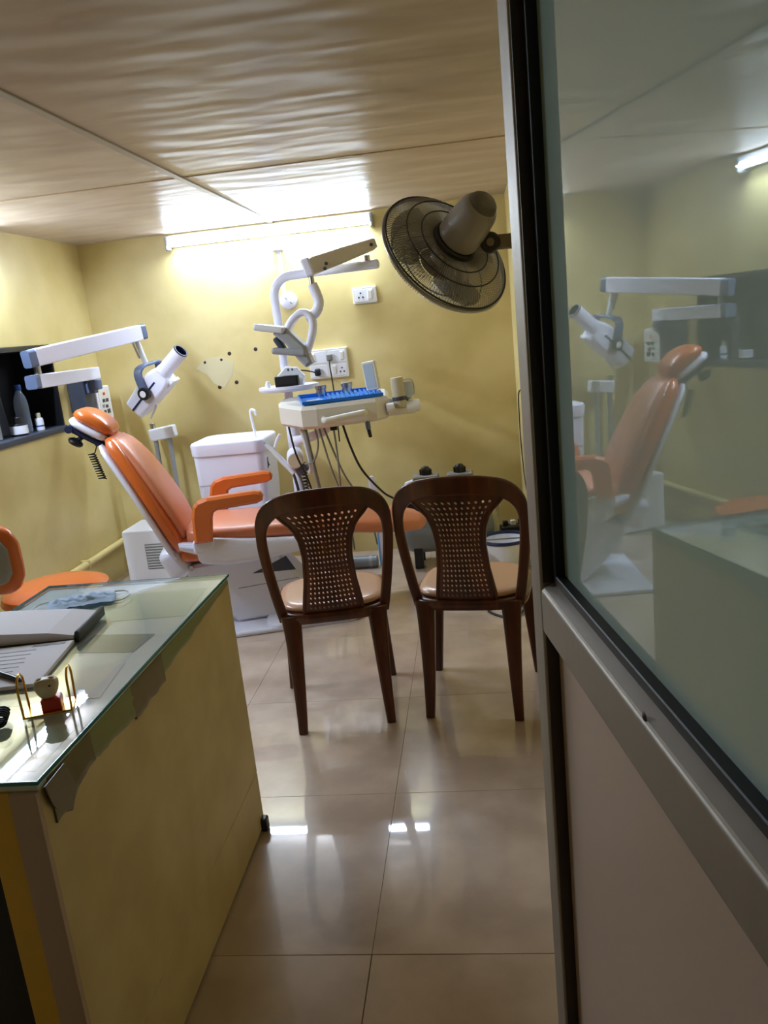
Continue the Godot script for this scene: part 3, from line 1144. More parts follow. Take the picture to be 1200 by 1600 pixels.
	for k in 121:
		var f := k / 120.0
		var a := TAU * f * 11.0
		cp.append(V3(-0.475 + 0.03 * f + 0.016 * cos(a), 0.925 - 0.13 * f, 0.05 + 0.016 * sin(a)))
	b.tube(cp, 0.0032, 6)
	put("coiled_cord", b, M.rubber, t)
	# armrests: L-shaped orange
	for s in [1.0, -1.0]:
		b = MB.new()
		var dx := 0.0 if s > 0 else 0.045
		var zz := 0.262 if s > 0 else -0.262
		b.prism(PackedVector2Array([Vector2(-0.040, 0.475), Vector2(-0.034, 0.600), Vector2(-0.022, 0.650), Vector2(0.0, 0.672), Vector2(0.045, 0.684), Vector2(0.26, 0.690), Vector2(0.292, 0.684), Vector2(0.305, 0.664), Vector2(0.298, 0.642), Vector2(0.27, 0.630), Vector2(0.085, 0.622), Vector2(0.068, 0.612), Vector2(0.060, 0.590), Vector2(0.045, 0.475)]), 0.062, Transform3D(Basis.IDENTITY, V3(dx, 0, zz - 0.031)), 0.012)
		put("armrest", b, og, t)
		b = MB.new()
		b.rbox(V3(dx + 0.0, 0.455, zz - s * 0.01), V3(0.10, 0.06, 0.05), 0.012)
		put("armrest_mount", b, wh, t)
	# hinge bolt low on the side of the backrest
	b = MB.new()
	b.cyl(V3(-0.085, 0.335, 0.17), V3(-0.085, 0.335, 0.19), 0.014, -1, 14, 0.003)
	put("hinge_bolt", b, M.steel, t)


# ---------------------------------------------------------------- dental unit
func dental_unit() -> void:
	var wh: Material = M.cool_white
	# spittoon cabinet (the unit box)
	var t := thing("spittoon_cabinet", "white tapered spittoon cabinet behind the orange dental chair", "cabinet", V3(-1.370, 0, -4.42))
	var b := MB.new()
	var rings := []
	for l in [[0.0, 0.165, 0.15, 0.03], [0.12, 0.165, 0.15, 0.03], [0.30, 0.182, 0.16, 0.035], [0.55, 0.198, 0.168, 0.04], [0.765, 0.202, 0.172, 0.04]]:
		rings.append(MB.rrect(V3(0, l[0], 0), V3(1, 0, 0), V3(0, 0, 1), l[1], l[2], l[3], 5))
	b.loft(rings)
	put("body", b, wh, t)
	b = MB.new()
	rings = []
	for l in [[0.762, 0.204, 0.176], [0.768, 0.212, 0.184], [0.825, 0.215, 0.187], [0.838, 0.208, 0.180], [0.842, 0.188, 0.160], [0.836, 0.170, 0.140], [0.815, 0.150, 0.120], [0.800, 0.10, 0.07]]:
		rings.append(MB.rrect(V3(0, l[0], 0), V3(1, 0, 0), V3(0, 0, 1), l[1], l[2], minf(0.06, l[2] * 0.8), 5))
	b.loft(rings, true, true, true, false)
	put("bowl_rim", b, wh, t)
	b = MB.new()
	b.box(V3(-0.02, 0.60, 0.1695), V3(0.34, 0.0025, 0.003), 0.0005)
	put("panel_seam", b, M.grey_plastic, t)
	b = MB.new()
	b.tube(curve([V3(0.135, 0.81, 0.02), V3(0.130, 0.88, 0.02), V3(0.122, 0.965, 0.02), V3(0.128, 0.985, 0.022), V3(0.148, 0.982, 0.026), V3(0.156, 0.955, 0.03)], 5), 0.0075, 10)
	put("water_spout", b, M.white_plastic, t)
	b = MB.new()
	var ex := Transform3D(Basis(V3(0, 0, -1), V3(0, 1, 0), V3(1, 0, 0)), V3(0.2000, 0.69, 0.085))
	b.prism(PackedVector2Array([Vector2(-0.012, -0.03), Vector2(-0.004, -0.03), Vector2(0.003, 0.0), Vector2(0.008, 0.03), Vector2(0.001, 0.03)]), 0.004, ex)
	b.prism(PackedVector2Array([Vector2(0.003, 0.0), Vector2(0.018, -0.022), Vector2(0.024, -0.018), Vector2(0.008, 0.006)]), 0.004, ex)
	put("emblem", b, M.black_plastic, t)

	# operating light on its pole
	t = thing("operating_light", "white dental operating light hanging from a bent pole below the back tube", "dental light", V3(-0.985, 0, -4.27))
	b = MB.new()
	b.rbox(V3(0, 0.015, 0), V3(0.20, 0.03, 0.20), 0.01)
	put("foot_plate", b, wh, t)
	b = MB.new()
	b.cyl(V3(0, 0.03, 0), V3(0, 1.04, 0), 0.036, -1, 24, 0.004)
	put("lower_post", b, wh, t)
	b = MB.new()
	var pp := [V3(0, 1.03, 0), V3(-0.005, 1.3, 0), V3(-0.01, 1.54, 0)]
	for k in 9:
		var a := PI / 2.0 * k / 8.0
		pp.append(V3(-0.01 + 0.10 * (1.0 - cos(a)), 1.575 + 0.10 * sin(a), 0))
	pp.append(V3(0.2, 1.678, 0.0))
	b.tube(pp, 0.023, 16)
	put("bent_pole", b, wh, t)
	b = MB.new()
	b.rbox(V3(0.37, 1.682, 0.0), V3(0.38, 0.046, 0.044), 0.014, Basis(V3(0, 0, 1), 0.015))
	put("horizontal_arm", b, wh, t)
	b = MB.new()
	b.cyl(V3(0.50, 1.70, 0.0), V3(0.50, 1.735, 0.01), 0.015, -1, 14, 0.003)
	put("pivot_pin", b, M.steel, t)
	# spring arm, coming back towards the room
	b = MB.new()
	var a0 := V3(0.245, 1.700, 0.14)
	var a1 := V3(0.545, 1.782, 0.02)
	var ax := (a1 - a0).normalized()
	var ay := V3(0, 0, 1).cross(ax).normalized()
	var az := ax.cross(ay)
	rings = []
	for l in [[-0.02, 0.036], [0.0, 0.041], [0.16, 0.036], [0.325, 0.027], [0.338, 0.022]]:
		rings.append(MB.rrect(a0 + ax * l[0], ay, az, l[1], 0.026, 0.010, 3))
	b.loft(rings, true, true, true)
	put("spring_arm", b, M.beige_plastic, t)
	b = MB.new()
	b.rbox(a0 + V3(-0.032, -0.006, 0.0), V3(0.05, 0.092, 0.060), 0.014, Basis(V3(0, 0, 1), 0.25))
	put("knuckle", b, wh, t)
	b = MB.new()
	for q in [a0 + ax * 0.31 + az * 0.024 - ay * 0.002, a0 + ax * 0.055 + az * 0.026 - ay * 0.014, a0 + ax * 0.04 + az * 0.026 - ay * 0.034]:
		b = MB.new()
		b.cyl(q, q + az * 0.006, 0.009, -1, 12, 0.002)
		put("arm_screw", b, M.dark_slate, t)
	b = MB.new()
	b.cyl(V3(0.225, 1.60, 0.14), V3(0.222, 1.675, 0.14), 0.014, -1, 14, 0.002)
	put("swivel", b, M.steel, t)
	b = MB.new()
	b.tube(curve([V3(0.224, 1.61, 0.14), V3(0.238, 1.57, 0.14), V3(0.248, 1.52, 0.14), V3(0.225, 1.472, 0.14), V3(0.175, 1.445, 0.14)], 6), 0.026, 16)
	put("hanger", b, wh, t)
	# lamp head: yoke loop, reflector wings and body
	var hx := V3(0.10, 0.0, 0.14)
	b = MB.new()
	var yp := []
	for q in curve([V3(0.065, 1.395, 0.14), V3(0.095, 1.44, 0.14), V3(0.150, 1.478, 0.14), V3(0.195, 1.462, 0.14), V3(0.205, 1.41, 0.14), V3(0.180, 1.33, 0.14), V3(0.135, 1.245, 0.14)], 6): yp.append(q)
	var sd := []
	var w1 := []
	var w2 := []
	for q in yp:
		sd.append(V3(0, 0, 1)); w1.append(0.034); w2.append(0.018)
	b.band(yp, sd, w1, w2)
	put("yoke", b, wh, t)
	b = MB.new()
	b.prism(PackedVector2Array([Vector2(0.02, 1.415), Vector2(0.075, 1.405), Vector2(0.155, 1.315), Vector2(0.185, 1.225), Vector2(0.150, 1.205), Vector2(0.115, 1.245), Vector2(0.060, 1.330), Vector2(0.0, 1.385)]), 0.11, Transform3D(Basis.IDENTITY, V3(0, 0, 0.085)), 0.012)
	put("lamp_body", b, M.grey_plastic, t)
	b = MB.new()
	b.rbox(V3(-0.015, 1.415, 0.14), V3(0.16, 0.034, 0.15), 0.014, Basis(V3(0, 0, 1), -0.20))
	put("upper_wing", b, M.hose_white, t)
	b = MB.new()
	b.rbox(V3(0.072, 1.290, 0.145), V3(0.18, 0.034, 0.13), 0.014, Basis(V3(0, 0, 1), -0.16))
	put("lower_wing", b, M.grey_plastic, t)
	b = MB.new()
	b.rbox(V3(0.020, 1.335, 0.14), V3(0.03, 0.075, 0.07), 0.010, Basis(V3(0, 0, 1), 0.5))
	put("bulb_holder", b, M.dark_slate, t)
	# round side tray on the pole
	b = MB.new()
	b.lathe([Vector2(0.0, 1.085), Vector2(0.12, 1.085), Vector2(0.155, 1.092), Vector2(0.163, 1.102), Vector2(0.160, 1.114), Vector2(0.150, 1.116), Vector2(0.143, 1.108), Vector2(0.0, 1.108)], Transform3D(Basis.from_scale(V3(1.0, 1, 0.75)), V3(0.02, 0, 0.06)), 36)
	put("side_tray", b, wh, t)
	t = thing("black_box", "small black box standing on the white side tray", "box", V3(-0.955, 1.1085, -4.145), 0.05)
	b = MB.new()
	b.rbox(V3(0, 0.031, 0), V3(0.125, 0.062, 0.05), 0.008)
	put("case", b, M.black_plastic, t)
	b = MB.new()
	b.box(V3(0, 0.035, 0.0255), V3(0.105, 0.038, 0.002), 0.0005)
	put("front", b, M.rubber, t)
	t = thing("white_adapter", "white angular adapter piled behind the black box on the tray", "adapter", V3(-0.955, 1.1085, -4.212), 0.05)
	b = MB.new()
	b.prism(PackedVector2Array([Vector2(-0.075, 0), Vector2(0.075, 0), Vector2(0.082, 0.05), Vector2(0.045, 0.098), Vector2(-0.015, 0.105), Vector2(-0.07, 0.055)]), 0.04, Transform3D(Basis.IDENTITY, V3(0, 0, -0.02)), 0.006)
	put("case", b, M.white_plastic, t)
	b = MB.new()
	for k in 2: b.box(V3(0.0 + k * 0.022, 0.088, 0.021), V3(0.008, 0.012, 0.003), 0.001)
	put("slot", b, M.dark_slate, t)
	b = MB.new()
	b.lathe([Vector2(0, 0), Vector2(0.014, 0), Vector2(0.015, 0.02), Vector2(0.011, 0.026), Vector2(0.011, 0.036), Vector2(0, 0.037)], Transform3D.IDENTITY, 16)
	single("small_vial", b, M.white_plastic, "tiny white vial at the left end of the side tray", "vial", V3(-1.075, 1.1085, -4.20))

	# delivery head
	var d := thing("instrument_table", "white instrument table with front handle reaching over the dental chair", "dental instrument table", V3(-0.70, 0, -4.05), 0.2)
	b = MB.new()
	var body := PackedVector2Array([Vector2(-0.285, 0.02), Vector2(-0.175, 0.165), Vector2(-0.10, 0.178), Vector2(0.20, 0.150), Vector2(0.27, 0.10), Vector2(0.285, -0.10), Vector2(0.24, -0.15), Vector2(-0.24, -0.15), Vector2(-0.29, -0.08)])
	b.prism(body, 0.115, Transform3D(Basis(V3(1, 0, 0), 0.10) * Basis(V3(1, 0, 0), V3(0, 0, 1), V3(0, -1, 0)), V3(0, 1.040, 0)), 0.016)
	put("body", b, M.warm_white, d)
	b = MB.new()
	b.tube(curve([V3(-0.065, 0.955, 0.165), V3(-0.065, 0.952, 0.20), V3(-0.045, 0.952, 0.208), V3(0.04, 0.960, 0.196), V3(0.12, 0.966, 0.185), V3(0.135, 0.966, 0.17), V3(0.135, 0.966, 0.14)], 5), 0.016, 12)
	put("handle", b, M.warm_white, d)
	b = MB.new()
	b.rbox(V3(0.325, 0.948, 0.085), V3(0.15, 0.040, 0.06), 0.012)
	put("side_beam", b, M.warm_white, d)
	b = MB.new()
	b.cyl(V3(0.325, 0.965, 0.09), V3(0.318, 1.115, 0.09), 0.034, 0.032, 24, 0.005)
	put("cylinder_holder", b, M.beige_plastic, d)
	b = MB.new()
	b.cyl(V3(0.3235, 1.000, 0.09), V3(0.3225, 1.020, 0.09), 0.036, -1, 24, 0.002)
	put("holder_ring", b, M.dark_slate, d)
	b = MB.new()
	b.cyl(V3(0.350, 0.962, 0.088), V3(0.425, 0.967, 0.088), 0.030, -1, 22, 0.005)
	put("end_knob", b, M.white_plastic, d)
	b = MB.new()
	b.cyl(V3(0.25, 0.972, 0.12), V3(0.29, 0.974, 0.12), 0.022, -1, 18, 0.004)
	put("end_knob", b, M.white_plastic, d)
	b = MB.new()
	b.tube([V3(0.30, 0.99, 0.05), V3(0.24, 1.02, 0.05), V3(0.225, 1.06, 0.05)], 0.010, 10)
	put("panel_stem", b, M.white_plastic, d)
	# fold-up film viewer
	var vb := Basis(V3(0, 1, 0), -0.45) * Basis(V3(0, 0, 1), 0.10)
	b = MB.new()
	b.rbox(V3(0.195, 1.135, 0.06), V3(0.072, 0.145, 0.026), 0.007, vb)
	var fv := put("film_viewer", b, M.warm_white, d)
	b = MB.new()
	b.box(V3(0.195, 1.135, 0.06) + vb * V3(-0.003, 0, 0.0135), V3(0.052, 0.122, 0.002), 0.0005, vb)
	put("viewer_screen", b, M.screen, fv)
	# post under the table, swivel and hanging hoses
	b = MB.new()
	b.tube(curve([V3(-0.05, 0.93, -0.02), V3(-0.06, 0.88, -0.04), V3(-0.15, 0.84, -0.10), V3(-0.24, 0.82, -0.17)], 5), 0.024, 14)
	put("support_arm", b, wh, d)
	b = MB.new()
	b.rbox(V3(-0.024, 0.912, 0.12), V3(0.036, 0.044, 0.03), 0.004)
	put("hose_connector", b, M.black_plastic, d)
	b = MB.new()
	b.cyl(V3(0.145, 0.945, 0.12), V3(0.150, 0.875, 0.125), 0.013, -1, 14, 0.002)
	put("handpiece", b, M.slate, d)
	b = MB.new()
	b.cyl(V3(0.150, 0.875, 0.125), V3(0.156, 0.835, 0.13), 0.010, 0.009, 12, 0.002)
	put("handpiece_tip", b, M.black_plastic, d)
	var hoses := [
		[[V3(-0.17, 0.93, 0.06), V3(-0.15, 0.75, 0.05), V3(-0.12, 0.50, 0.0), V3(-0.09, 0.30, -0.05), V3(-0.05, 0.10, -0.1)], 0.010, "hose_grey"],
		[[V3(-0.19, 0.93, 0.02), V3(-0.17, 0.80, 0.02), V3(-0.16, 0.70, 0.0), V3(-0.17, 0.66, -0.05)], 0.011, "hose_white"],
		[[V3(-0.12, 0.93, 0.10), V3(-0.11, 0.83, 0.1), V3(-0.14, 0.74, 0.06), V3(-0.19, 0.72, 0.02)], 0.005, "hose_grey"],
		[[V3(-0.10, 0.93, 0.10), V3(-0.06, 0.70, 0.08), V3(0.0, 0.45, 0.0), V3(0.02, 0.20, -0.1)], 0.005, "hose_grey"],
		[[V3(-0.08, 0.93, 0.08), V3(0.0, 0.66, 0.06), V3(0.07, 0.52, 0.0), V3(0.12, 0.40, -0.08), V3(0.15, 0.2, -0.15)], 0.005, "hose_grey"],
		[[V3(-0.024, 0.895, 0.12), V3(-0.02, 0.75, 0.11), V3(-0.022, 0.60, 0.08), V3(-0.02, 0.40, 0.0), V3(-0.02, 0.15, -0.1)], 0.005, "hose_grey"],
		[[V3(0.02, 0.93, 0.11), V3(0.05, 0.80, 0.10), V3(0.10, 0.66, 0.06), V3(0.20, 0.52, 0.0), V3(0.28, 0.44, -0.10), V3(0.36, 0.30, -0.2)], 0.006, "cable"],
		[[V3(-0.25, 0.93, 0.0), V3(-0.23, 0.78, 0.02), V3(-0.18, 0.62, 0.02), V3(-0.15, 0.42, 0.0), V3(-0.13, 0.2, -0.06)], 0.005, "cable"],
	]
	for h in hoses:
		b = MB.new()
		b.tube(curve(h[0], 6), h[1], 8)
		put("hose", b, M[h[2]], d)

	# assistant's holder with suction handles
	t = thing("suction_holder", "round suction holder with two grey handles under the instrument table", "dental suction", V3(-0.985, 0, -4.27))
	b = MB.new()
	b.cyl(V3(0.0, 0.735, 0.03), V3(0.03, 0.725, 0.17), 0.046, -1, 26, 0.006)
	put("swivel_drum", b, wh, t)
	b = MB.new()
	b.cyl(V3(0.0302, 0.7249, 0.171), V3(0.0306, 0.7248, 0.175), 0.038, -1, 24, 0.001)
	put("drum_face", b, M.beige_plastic, t)
	for k in 2:
		b = MB.new()
		var o := V3(0.03 * k, -0.012 * k, 0.06 * k)
		b.tube([V3(-0.165, 0.83, 0.06) + o, V3(-0.135, 0.80, 0.06) + o, V3(-0.08, 0.735, 0.07) + o, V3(-0.02, 0.665, 0.09) + o], [0.008, 0.012, 0.016, 0.013], 12)
		put("suction_handle", b, M.grey_plastic if k == 0 else M.hose_white, t)
	b = MB.new()
	b.rbox(V3(0.055, 0.675, 0.13), V3(0.06, 0.05, 0.06), 0.012, Basis(V3(0, 0, 1), 0.5))
	put("valve", b, M.dark_slate, t)
	b = MB.new()
	b.tube(curve([V3(-0.10, 0.79, 0.06), V3(-0.08, 0.83, 0.07), V3(-0.06, 0.86, 0.07)], 4), 0.008, 8)
	put("lever", b, M.white_plastic, t)
	for k in 3:
		b = MB.new()
		var hp := []
		for j in 81:
			var f := j / 80.0
			if k == 2:
				var a := TAU * f * 12.0
				hp.append(V3(0.055 + 0.014 * cos(a), 0.66 - 0.22 * f, 0.10 + 0.014 * sin(a)))
		if k < 2: hp = curve([V3(-0.02 + 0.025 * k, 0.68, 0.09), V3(0.0 + 0.03 * k, 0.60, 0.09), V3(0.01 + 0.03 * k, 0.45, 0.06), V3(0.02 + 0.03 * k, 0.2, 0.05)], 6)
		b.tube(hp, 0.008 if k < 2 else 0.004, 8)
		put("suction_hose", b, [M.dark_slate, M.hose_grey, M.cable][k], t)

	# blue instrument tray on the table
	t = thing("instrument_tray", "bright blue divided plastic tray lying on the white instrument table", "tray", V3(-0.668, 1.0405, -4.035), 0.30)
	t.rotation.x = 0.10
	b = MB.new()
	b.box(V3(0, 0.004, 0), V3(0.40, 0.008, 0.21), 0.002)
	put("base", b, M.tray_blue, t)
	for q in [[0.0, 0.104, 0.41, 0.006], [0.0, -0.104, 0.41, 0.006], [-0.202, 0.0, 0.006, 0.21], [0.202, 0.0, 0.006, 0.21], [-0.075, 0.0, 0.005, 0.21], [0.0, -0.055, 0.40, 0.004]]:
		b = MB.new()
		b.box(V3(q[0], 0.010, q[1]), V3(q[2], 0.016, q[3]), 0.0015)
		put("rim" if absf(q[0]) > 0.1 or absf(q[1]) > 0.1 else "divider", b, M.tray_blue, t)
	b = MB.new()
	for r in 4:
		for c in 11:
			b.lathe([Vector2(0.006, 0.008), Vector2(0.006, 0.018), Vector2(0.002, 0.024), Vector2(0, 0.024)], Transform3D(Basis.IDENTITY, V3(-0.055 + c * 0.0235, 0, -0.035 + r * 0.038)), 8)
	put("peg_grid", b, M.peg_blue, t).set_meta("kind", "stuff")
	b = MB.new()
	b.box(V3(-0.135, 0.0095, 0.055), V3(0.08, 0.003, 0.05), 0.001)
	put("paper_insert", b, M.screen, t)
	for q in [[-0.758, -4.077, "left"], [-0.627, -4.110, "right"]]:
		b = MB.new()
		b.lathe([Vector2(0, 0), Vector2(0.024, 0), Vector2(0.026, 0.004), Vector2(0.026, 0.034), Vector2(0.030, 0.036), Vector2(0.031, 0.050), Vector2(0.028, 0.054), Vector2(0, 0.055)], Transform3D.IDENTITY, 24)
		single("metal_jar", b, M.steel, "small round metal jar standing in the %s of the blue tray's rear row" % q[2], "jar", V3(q[0] - 0.012, 1.0545, q[1]), 0.0, "metal jars in the blue tray")
	# clear cup in its chrome ring
	t = thing("glass_cup", "small clear cup upside down on the end of the instrument table", "cup", V3(-0.323, 0.969, -4.055))
	b = MB.new()
	b.lathe([Vector2(0.0, 0.0), Vector2(0.018, 0.0), Vector2(0.020, 0.02), Vector2(0.016, 0.03), Vector2(0.022, 0.045), Vector2(0, 0.046)], Transform3D.IDENTITY, 20)
	put("chrome_base", b, M.steel, t)
	b = MB.new()
	b.lathe([Vector2(0.024, 0.046), Vector2(0.029, 0.06), Vector2(0.031, 0.10), Vector2(0.026, 0.118), Vector2(0.0, 0.122)], Transform3D.IDENTITY, 22)
	put("cup", b, M.bottle_clear, t)
	b = MB.new()
	b.tube(curve([V3(-0.033, 0.05, 0.0), V3(-0.034, 0.10, 0.0), V3(-0.02, 0.128, 0), V3(0.02, 0.128, 0), V3(0.034, 0.10, 0), V3(0.033, 0.05, 0)], 5), 0.0028, 8)
	put("wire_loop", b, M.beige_plastic, t)

	# white bracket on two posts behind the backrest
	t = thing("post_stand", "white bracket on two thin grey posts behind the orange backrest", "stand", V3(-1.905, 0, -4.70))
	b = MB.new()
	b.rbox(V3(0.01, 0.868, 0.0), V3(0.165, 0.075, 0.055), 0.010, Basis(V3(0, 0, 1), 0.12))
	put("bracket", b, M.white_plastic, t)
	for s in [-1, 1]:
		b = MB.new()
		b.cyl(V3(0.045 * s, 0.02, 0), V3(0.045 * s, 0.855, 0), 0.014, -1, 14)
		put("post", b, M.grey_plastic, t)
	b = MB.new()
	b.rbox(V3(0, 0.012, 0), V3(0.15, 0.024, 0.09), 0.008)
	put("foot_plate", b, M.grey_plastic, t)
	b = MB.new()
	b.cyl(V3(-0.048, 0.898, 0.0), V3(-0.052, 0.933, 0.0), 0.016, -1, 14, 0.003)
	put("clamp", b, M.steel, t)


# ---------------------------------------------------------------- x-ray machine on the left wall
func beam(mb: MB, a: Vector3, b: Vector3, hy: float, hz: float, r := 0.006) -> void:
	var d := (b - a).normalized()
	var s := d.cross(Vector3.UP).normalized()
	var u := s.cross(d)
	mb.loft([MB.rrect(a, u, s, hy, hz, r, 3), MB.rrect(b, u, s, hy, hz, r, 3)])

func xray_machine() -> void:
	var t := thing("xray_machine", "white jointed dental x-ray arm fixed to the left wall by the back corner", "x-ray machine", V3(XL, 0, -4.42))
	var wh: Material = M.cool_white
	var o := V3(XL, 0, -4.42)
	var b := MB.new()
	b.rbox(V3(0.05, 1.165, 0.0), V3(0.10, 0.22, 0.12), 0.012)
	put("wall_mount", b, M.dark_slate, t)
	b = MB.new()
	b.cyl(V3(0.14, 1.18, 0.0), V3(0.14, 1.235, 0.0), 0.04, -1, 24, 0.005)
	b.rbox(V3(0.10, 1.19, 0.0), V3(0.09, 0.06, 0.06), 0.01)
	put("pivot", b, M.slate, t)
	# lower arm
	var p0 := V3(-2.145, 1.272, -4.46) - o
	var p1 := V3(-2.120, 1.275, -3.76) - o
	b = MB.new()
	beam(b, p0, p1, 0.034, 0.030)
	put("lower_arm", b, wh, t)
	b = MB.new()
	beam(b, p1, p1 + (p1 - p0).normalized() * 0.045, 0.0335, 0.0295, 0.012)
	put("arm_end_cap", b, M.slate, t)
	# elbow
	b = MB.new()
	b.cyl(p1 + V3(0, 0.03, -0.04), p1 + V3(0, 0.085, -0.04), 0.017, -1, 16, 0.002)
	put("elbow", b, M.steel, t)
	# upper arm
	var q0 := V3(-2.095, 1.390, -3.74) - o
	var q1 := V3(-1.832, 1.470, -4.42) - o
	b = MB.new()
	beam(b, q0, q1, 0.042, 0.030)
	put("upper_arm", b, wh, t)
	var qd := (q1 - q0).normalized()
	for e in [[q0, -0.045], [q1, 0.04]]:
		b = MB.new()
		beam(b, e[0], e[0] + qd * e[1], 0.0415, 0.0295, 0.014)
		put("arm_end_cap", b, M.slate, t)
	# drop stem and yoke
	var s0 := q1 - qd * 0.025
	b = MB.new()
	b.cyl(s0 - V3(0, 0.03, 0), V3(-1.805, 1.285, -4.40) - o, 0.015, -1, 14)
	b.cyl(s0 + V3(-0.025, -0.03, 0.01), V3(-1.840, 1.33, -4.40) - o, 0.006, -1, 10)
	put("drop_stem", b, M.hose_white, t)
	var hc := V3(-1.792, 1.150, -4.40) - o
	var ax := V3(0.74, 0.62, 0.20).normalized()
	var side := V3(0, 0, 1)
	side = (side - ax * side.dot(ax)).normalized()
	var up := side.cross(ax)
	b = MB.new()
	var yk := []
	for q in curve([hc + side * 0.088 + V3(0.0, 0.0, 0.0), hc + side * 0.09 + V3(-0.022, 0.10, 0), hc + side * 0.07 + V3(-0.012, 0.140, 0), hc + V3(0, 0.145, 0), hc - side * 0.07 + V3(0.012, 0.140, 0), hc - side * 0.09 + V3(0.01, 0.10, 0), hc - side * 0.088], 5): yk.append(q)
	var sd := []
	var w1 := []
	var w2 := []
	for q in yk:
		sd.append(V3(1, 0.1, 0)); w1.append(0.024); w2.append(0.009)
	b.band(yk, sd, w1, w2)
	put("yoke", b, M.slate, t)
	b = MB.new()
	b.cyl(hc + side * 0.080, hc + side * 0.112, 0.036, -1, 26, 0.004)
	put("pivot_knob", b, M.black_plastic, t)
	b = MB.new()
	b.cyl(hc + side * 0.1122, hc + side * 0.116, 0.019, -1, 22, 0.002)
	put("knob_cap", b, M.white_plastic, t)
	# head
	b = MB.new()
	var rings := []
	for l in [[-0.155, 0.054], [-0.15, 0.060], [-0.02, 0.066], [0.085, 0.068], [0.120, 0.060], [0.135, 0.048]]:
		rings.append(MB.rrect(hc + ax * l[0], up, side, l[1], l[1] * 1.1, 0.020, 4))
	b.loft(rings, true, true, true)
	put("tube_head", b, wh, t)
	b = MB.new()
	for s in [1.0]:
		beam(b, hc + side * 0.0685 - ax * 0.150, hc + side * 0.0735 + ax * 0.085, 0.006, 0.003, 0.002)
	put("seam_strip", b, M.navy, t)
	b = MB.new()
	rings = []
	var u2 := up
	for l in [[0.125, 0.048], [0.145, 0.046], [0.155, 0.043], [0.30, 0.041]]:
		rings.append(MB.ring(hc + ax * l[0] + up * 0.012, up, side, l[1], l[1], 28))
	b.loft(rings, true, false, true)
	rings = []
	for l in [[0.30, 0.037], [0.24, 0.036]]:
		rings.append(MB.ring(hc + ax * l[0] + up * 0.012, up, side, l[1], l[1], 28))
	b.loft(rings, false, true, true)
	put("cone", b, wh, t)
	b = MB.new()
	rings = []
	for l in [[0.298, 0.0425], [0.305, 0.0425], [0.305, 0.034], [0.27, 0.033]]:
		rings.append(MB.ring(hc + ax * l[0] + up * 0.012, up, side, l[1], l[1], 28))
	b.loft(rings, false, true, false)
	put("cone_rim", b, M.navy, t)
	b = MB.new()
	b.rbox(hc + ax * 0.128 - up * 0.062, V3(0.05, 0.022, 0.08), 0.006, Basis(ax, up, side))
	put("aiming_lug", b, M.white_plastic, t)
	b = MB.new()
	b.tube(curve([hc - ax * 0.06 - up * 0.06, hc + V3(0.0, -0.10, 0.0), V3(-1.838, 0.99, -4.41) - o], 5), 0.006, 8)
	put("head_cable", b, M.hose_white, t)
	# control box beside the mount
	t = thing("control_box", "white x-ray control box with dark buttons on the left wall", "control box", V3(XL, 0.99, -4.575))
	b = MB.new()
	b.rbox(V3(0.018, 0.10, 0.02), V3(0.036, 0.10, 0.10), 0.006)
	put("bracket", b, M.black_plastic, t)
	b = MB.new()
	b.rbox(V3(0.066, 0.10, -0.01), V3(0.075, 0.20, 0.18), 0.008)
	put("case", b, M.white_plastic, t)
	b = MB.new()
	b.box(V3(0.1045, 0.10, -0.01), V3(0.002, 0.165, 0.135), 0.0005)
	put("front_panel", b, M.warm_white, t)
	for q in [[0.155, 0.0, 0.016, "red"], [0.115, -0.028, 0.02, "dark_slate"], [0.115, 0.015, 0.02, "dark_slate"], [0.085, 0.028, 0.018, "grey_plastic"], [0.08, -0.015, 0.018, "dark_slate"], [0.05, -0.028, 0.024, "dark_slate"], [0.05, 0.022, 0.018, "dark_slate"]]:
		b = MB.new()
		b.rbox(V3(0.107, q[0], q[1] - 0.01), V3(0.005, q[2], q[2] * 1.5), 0.0015, Basis.IDENTITY, 2)
		put("button", b, M[q[3]], t)


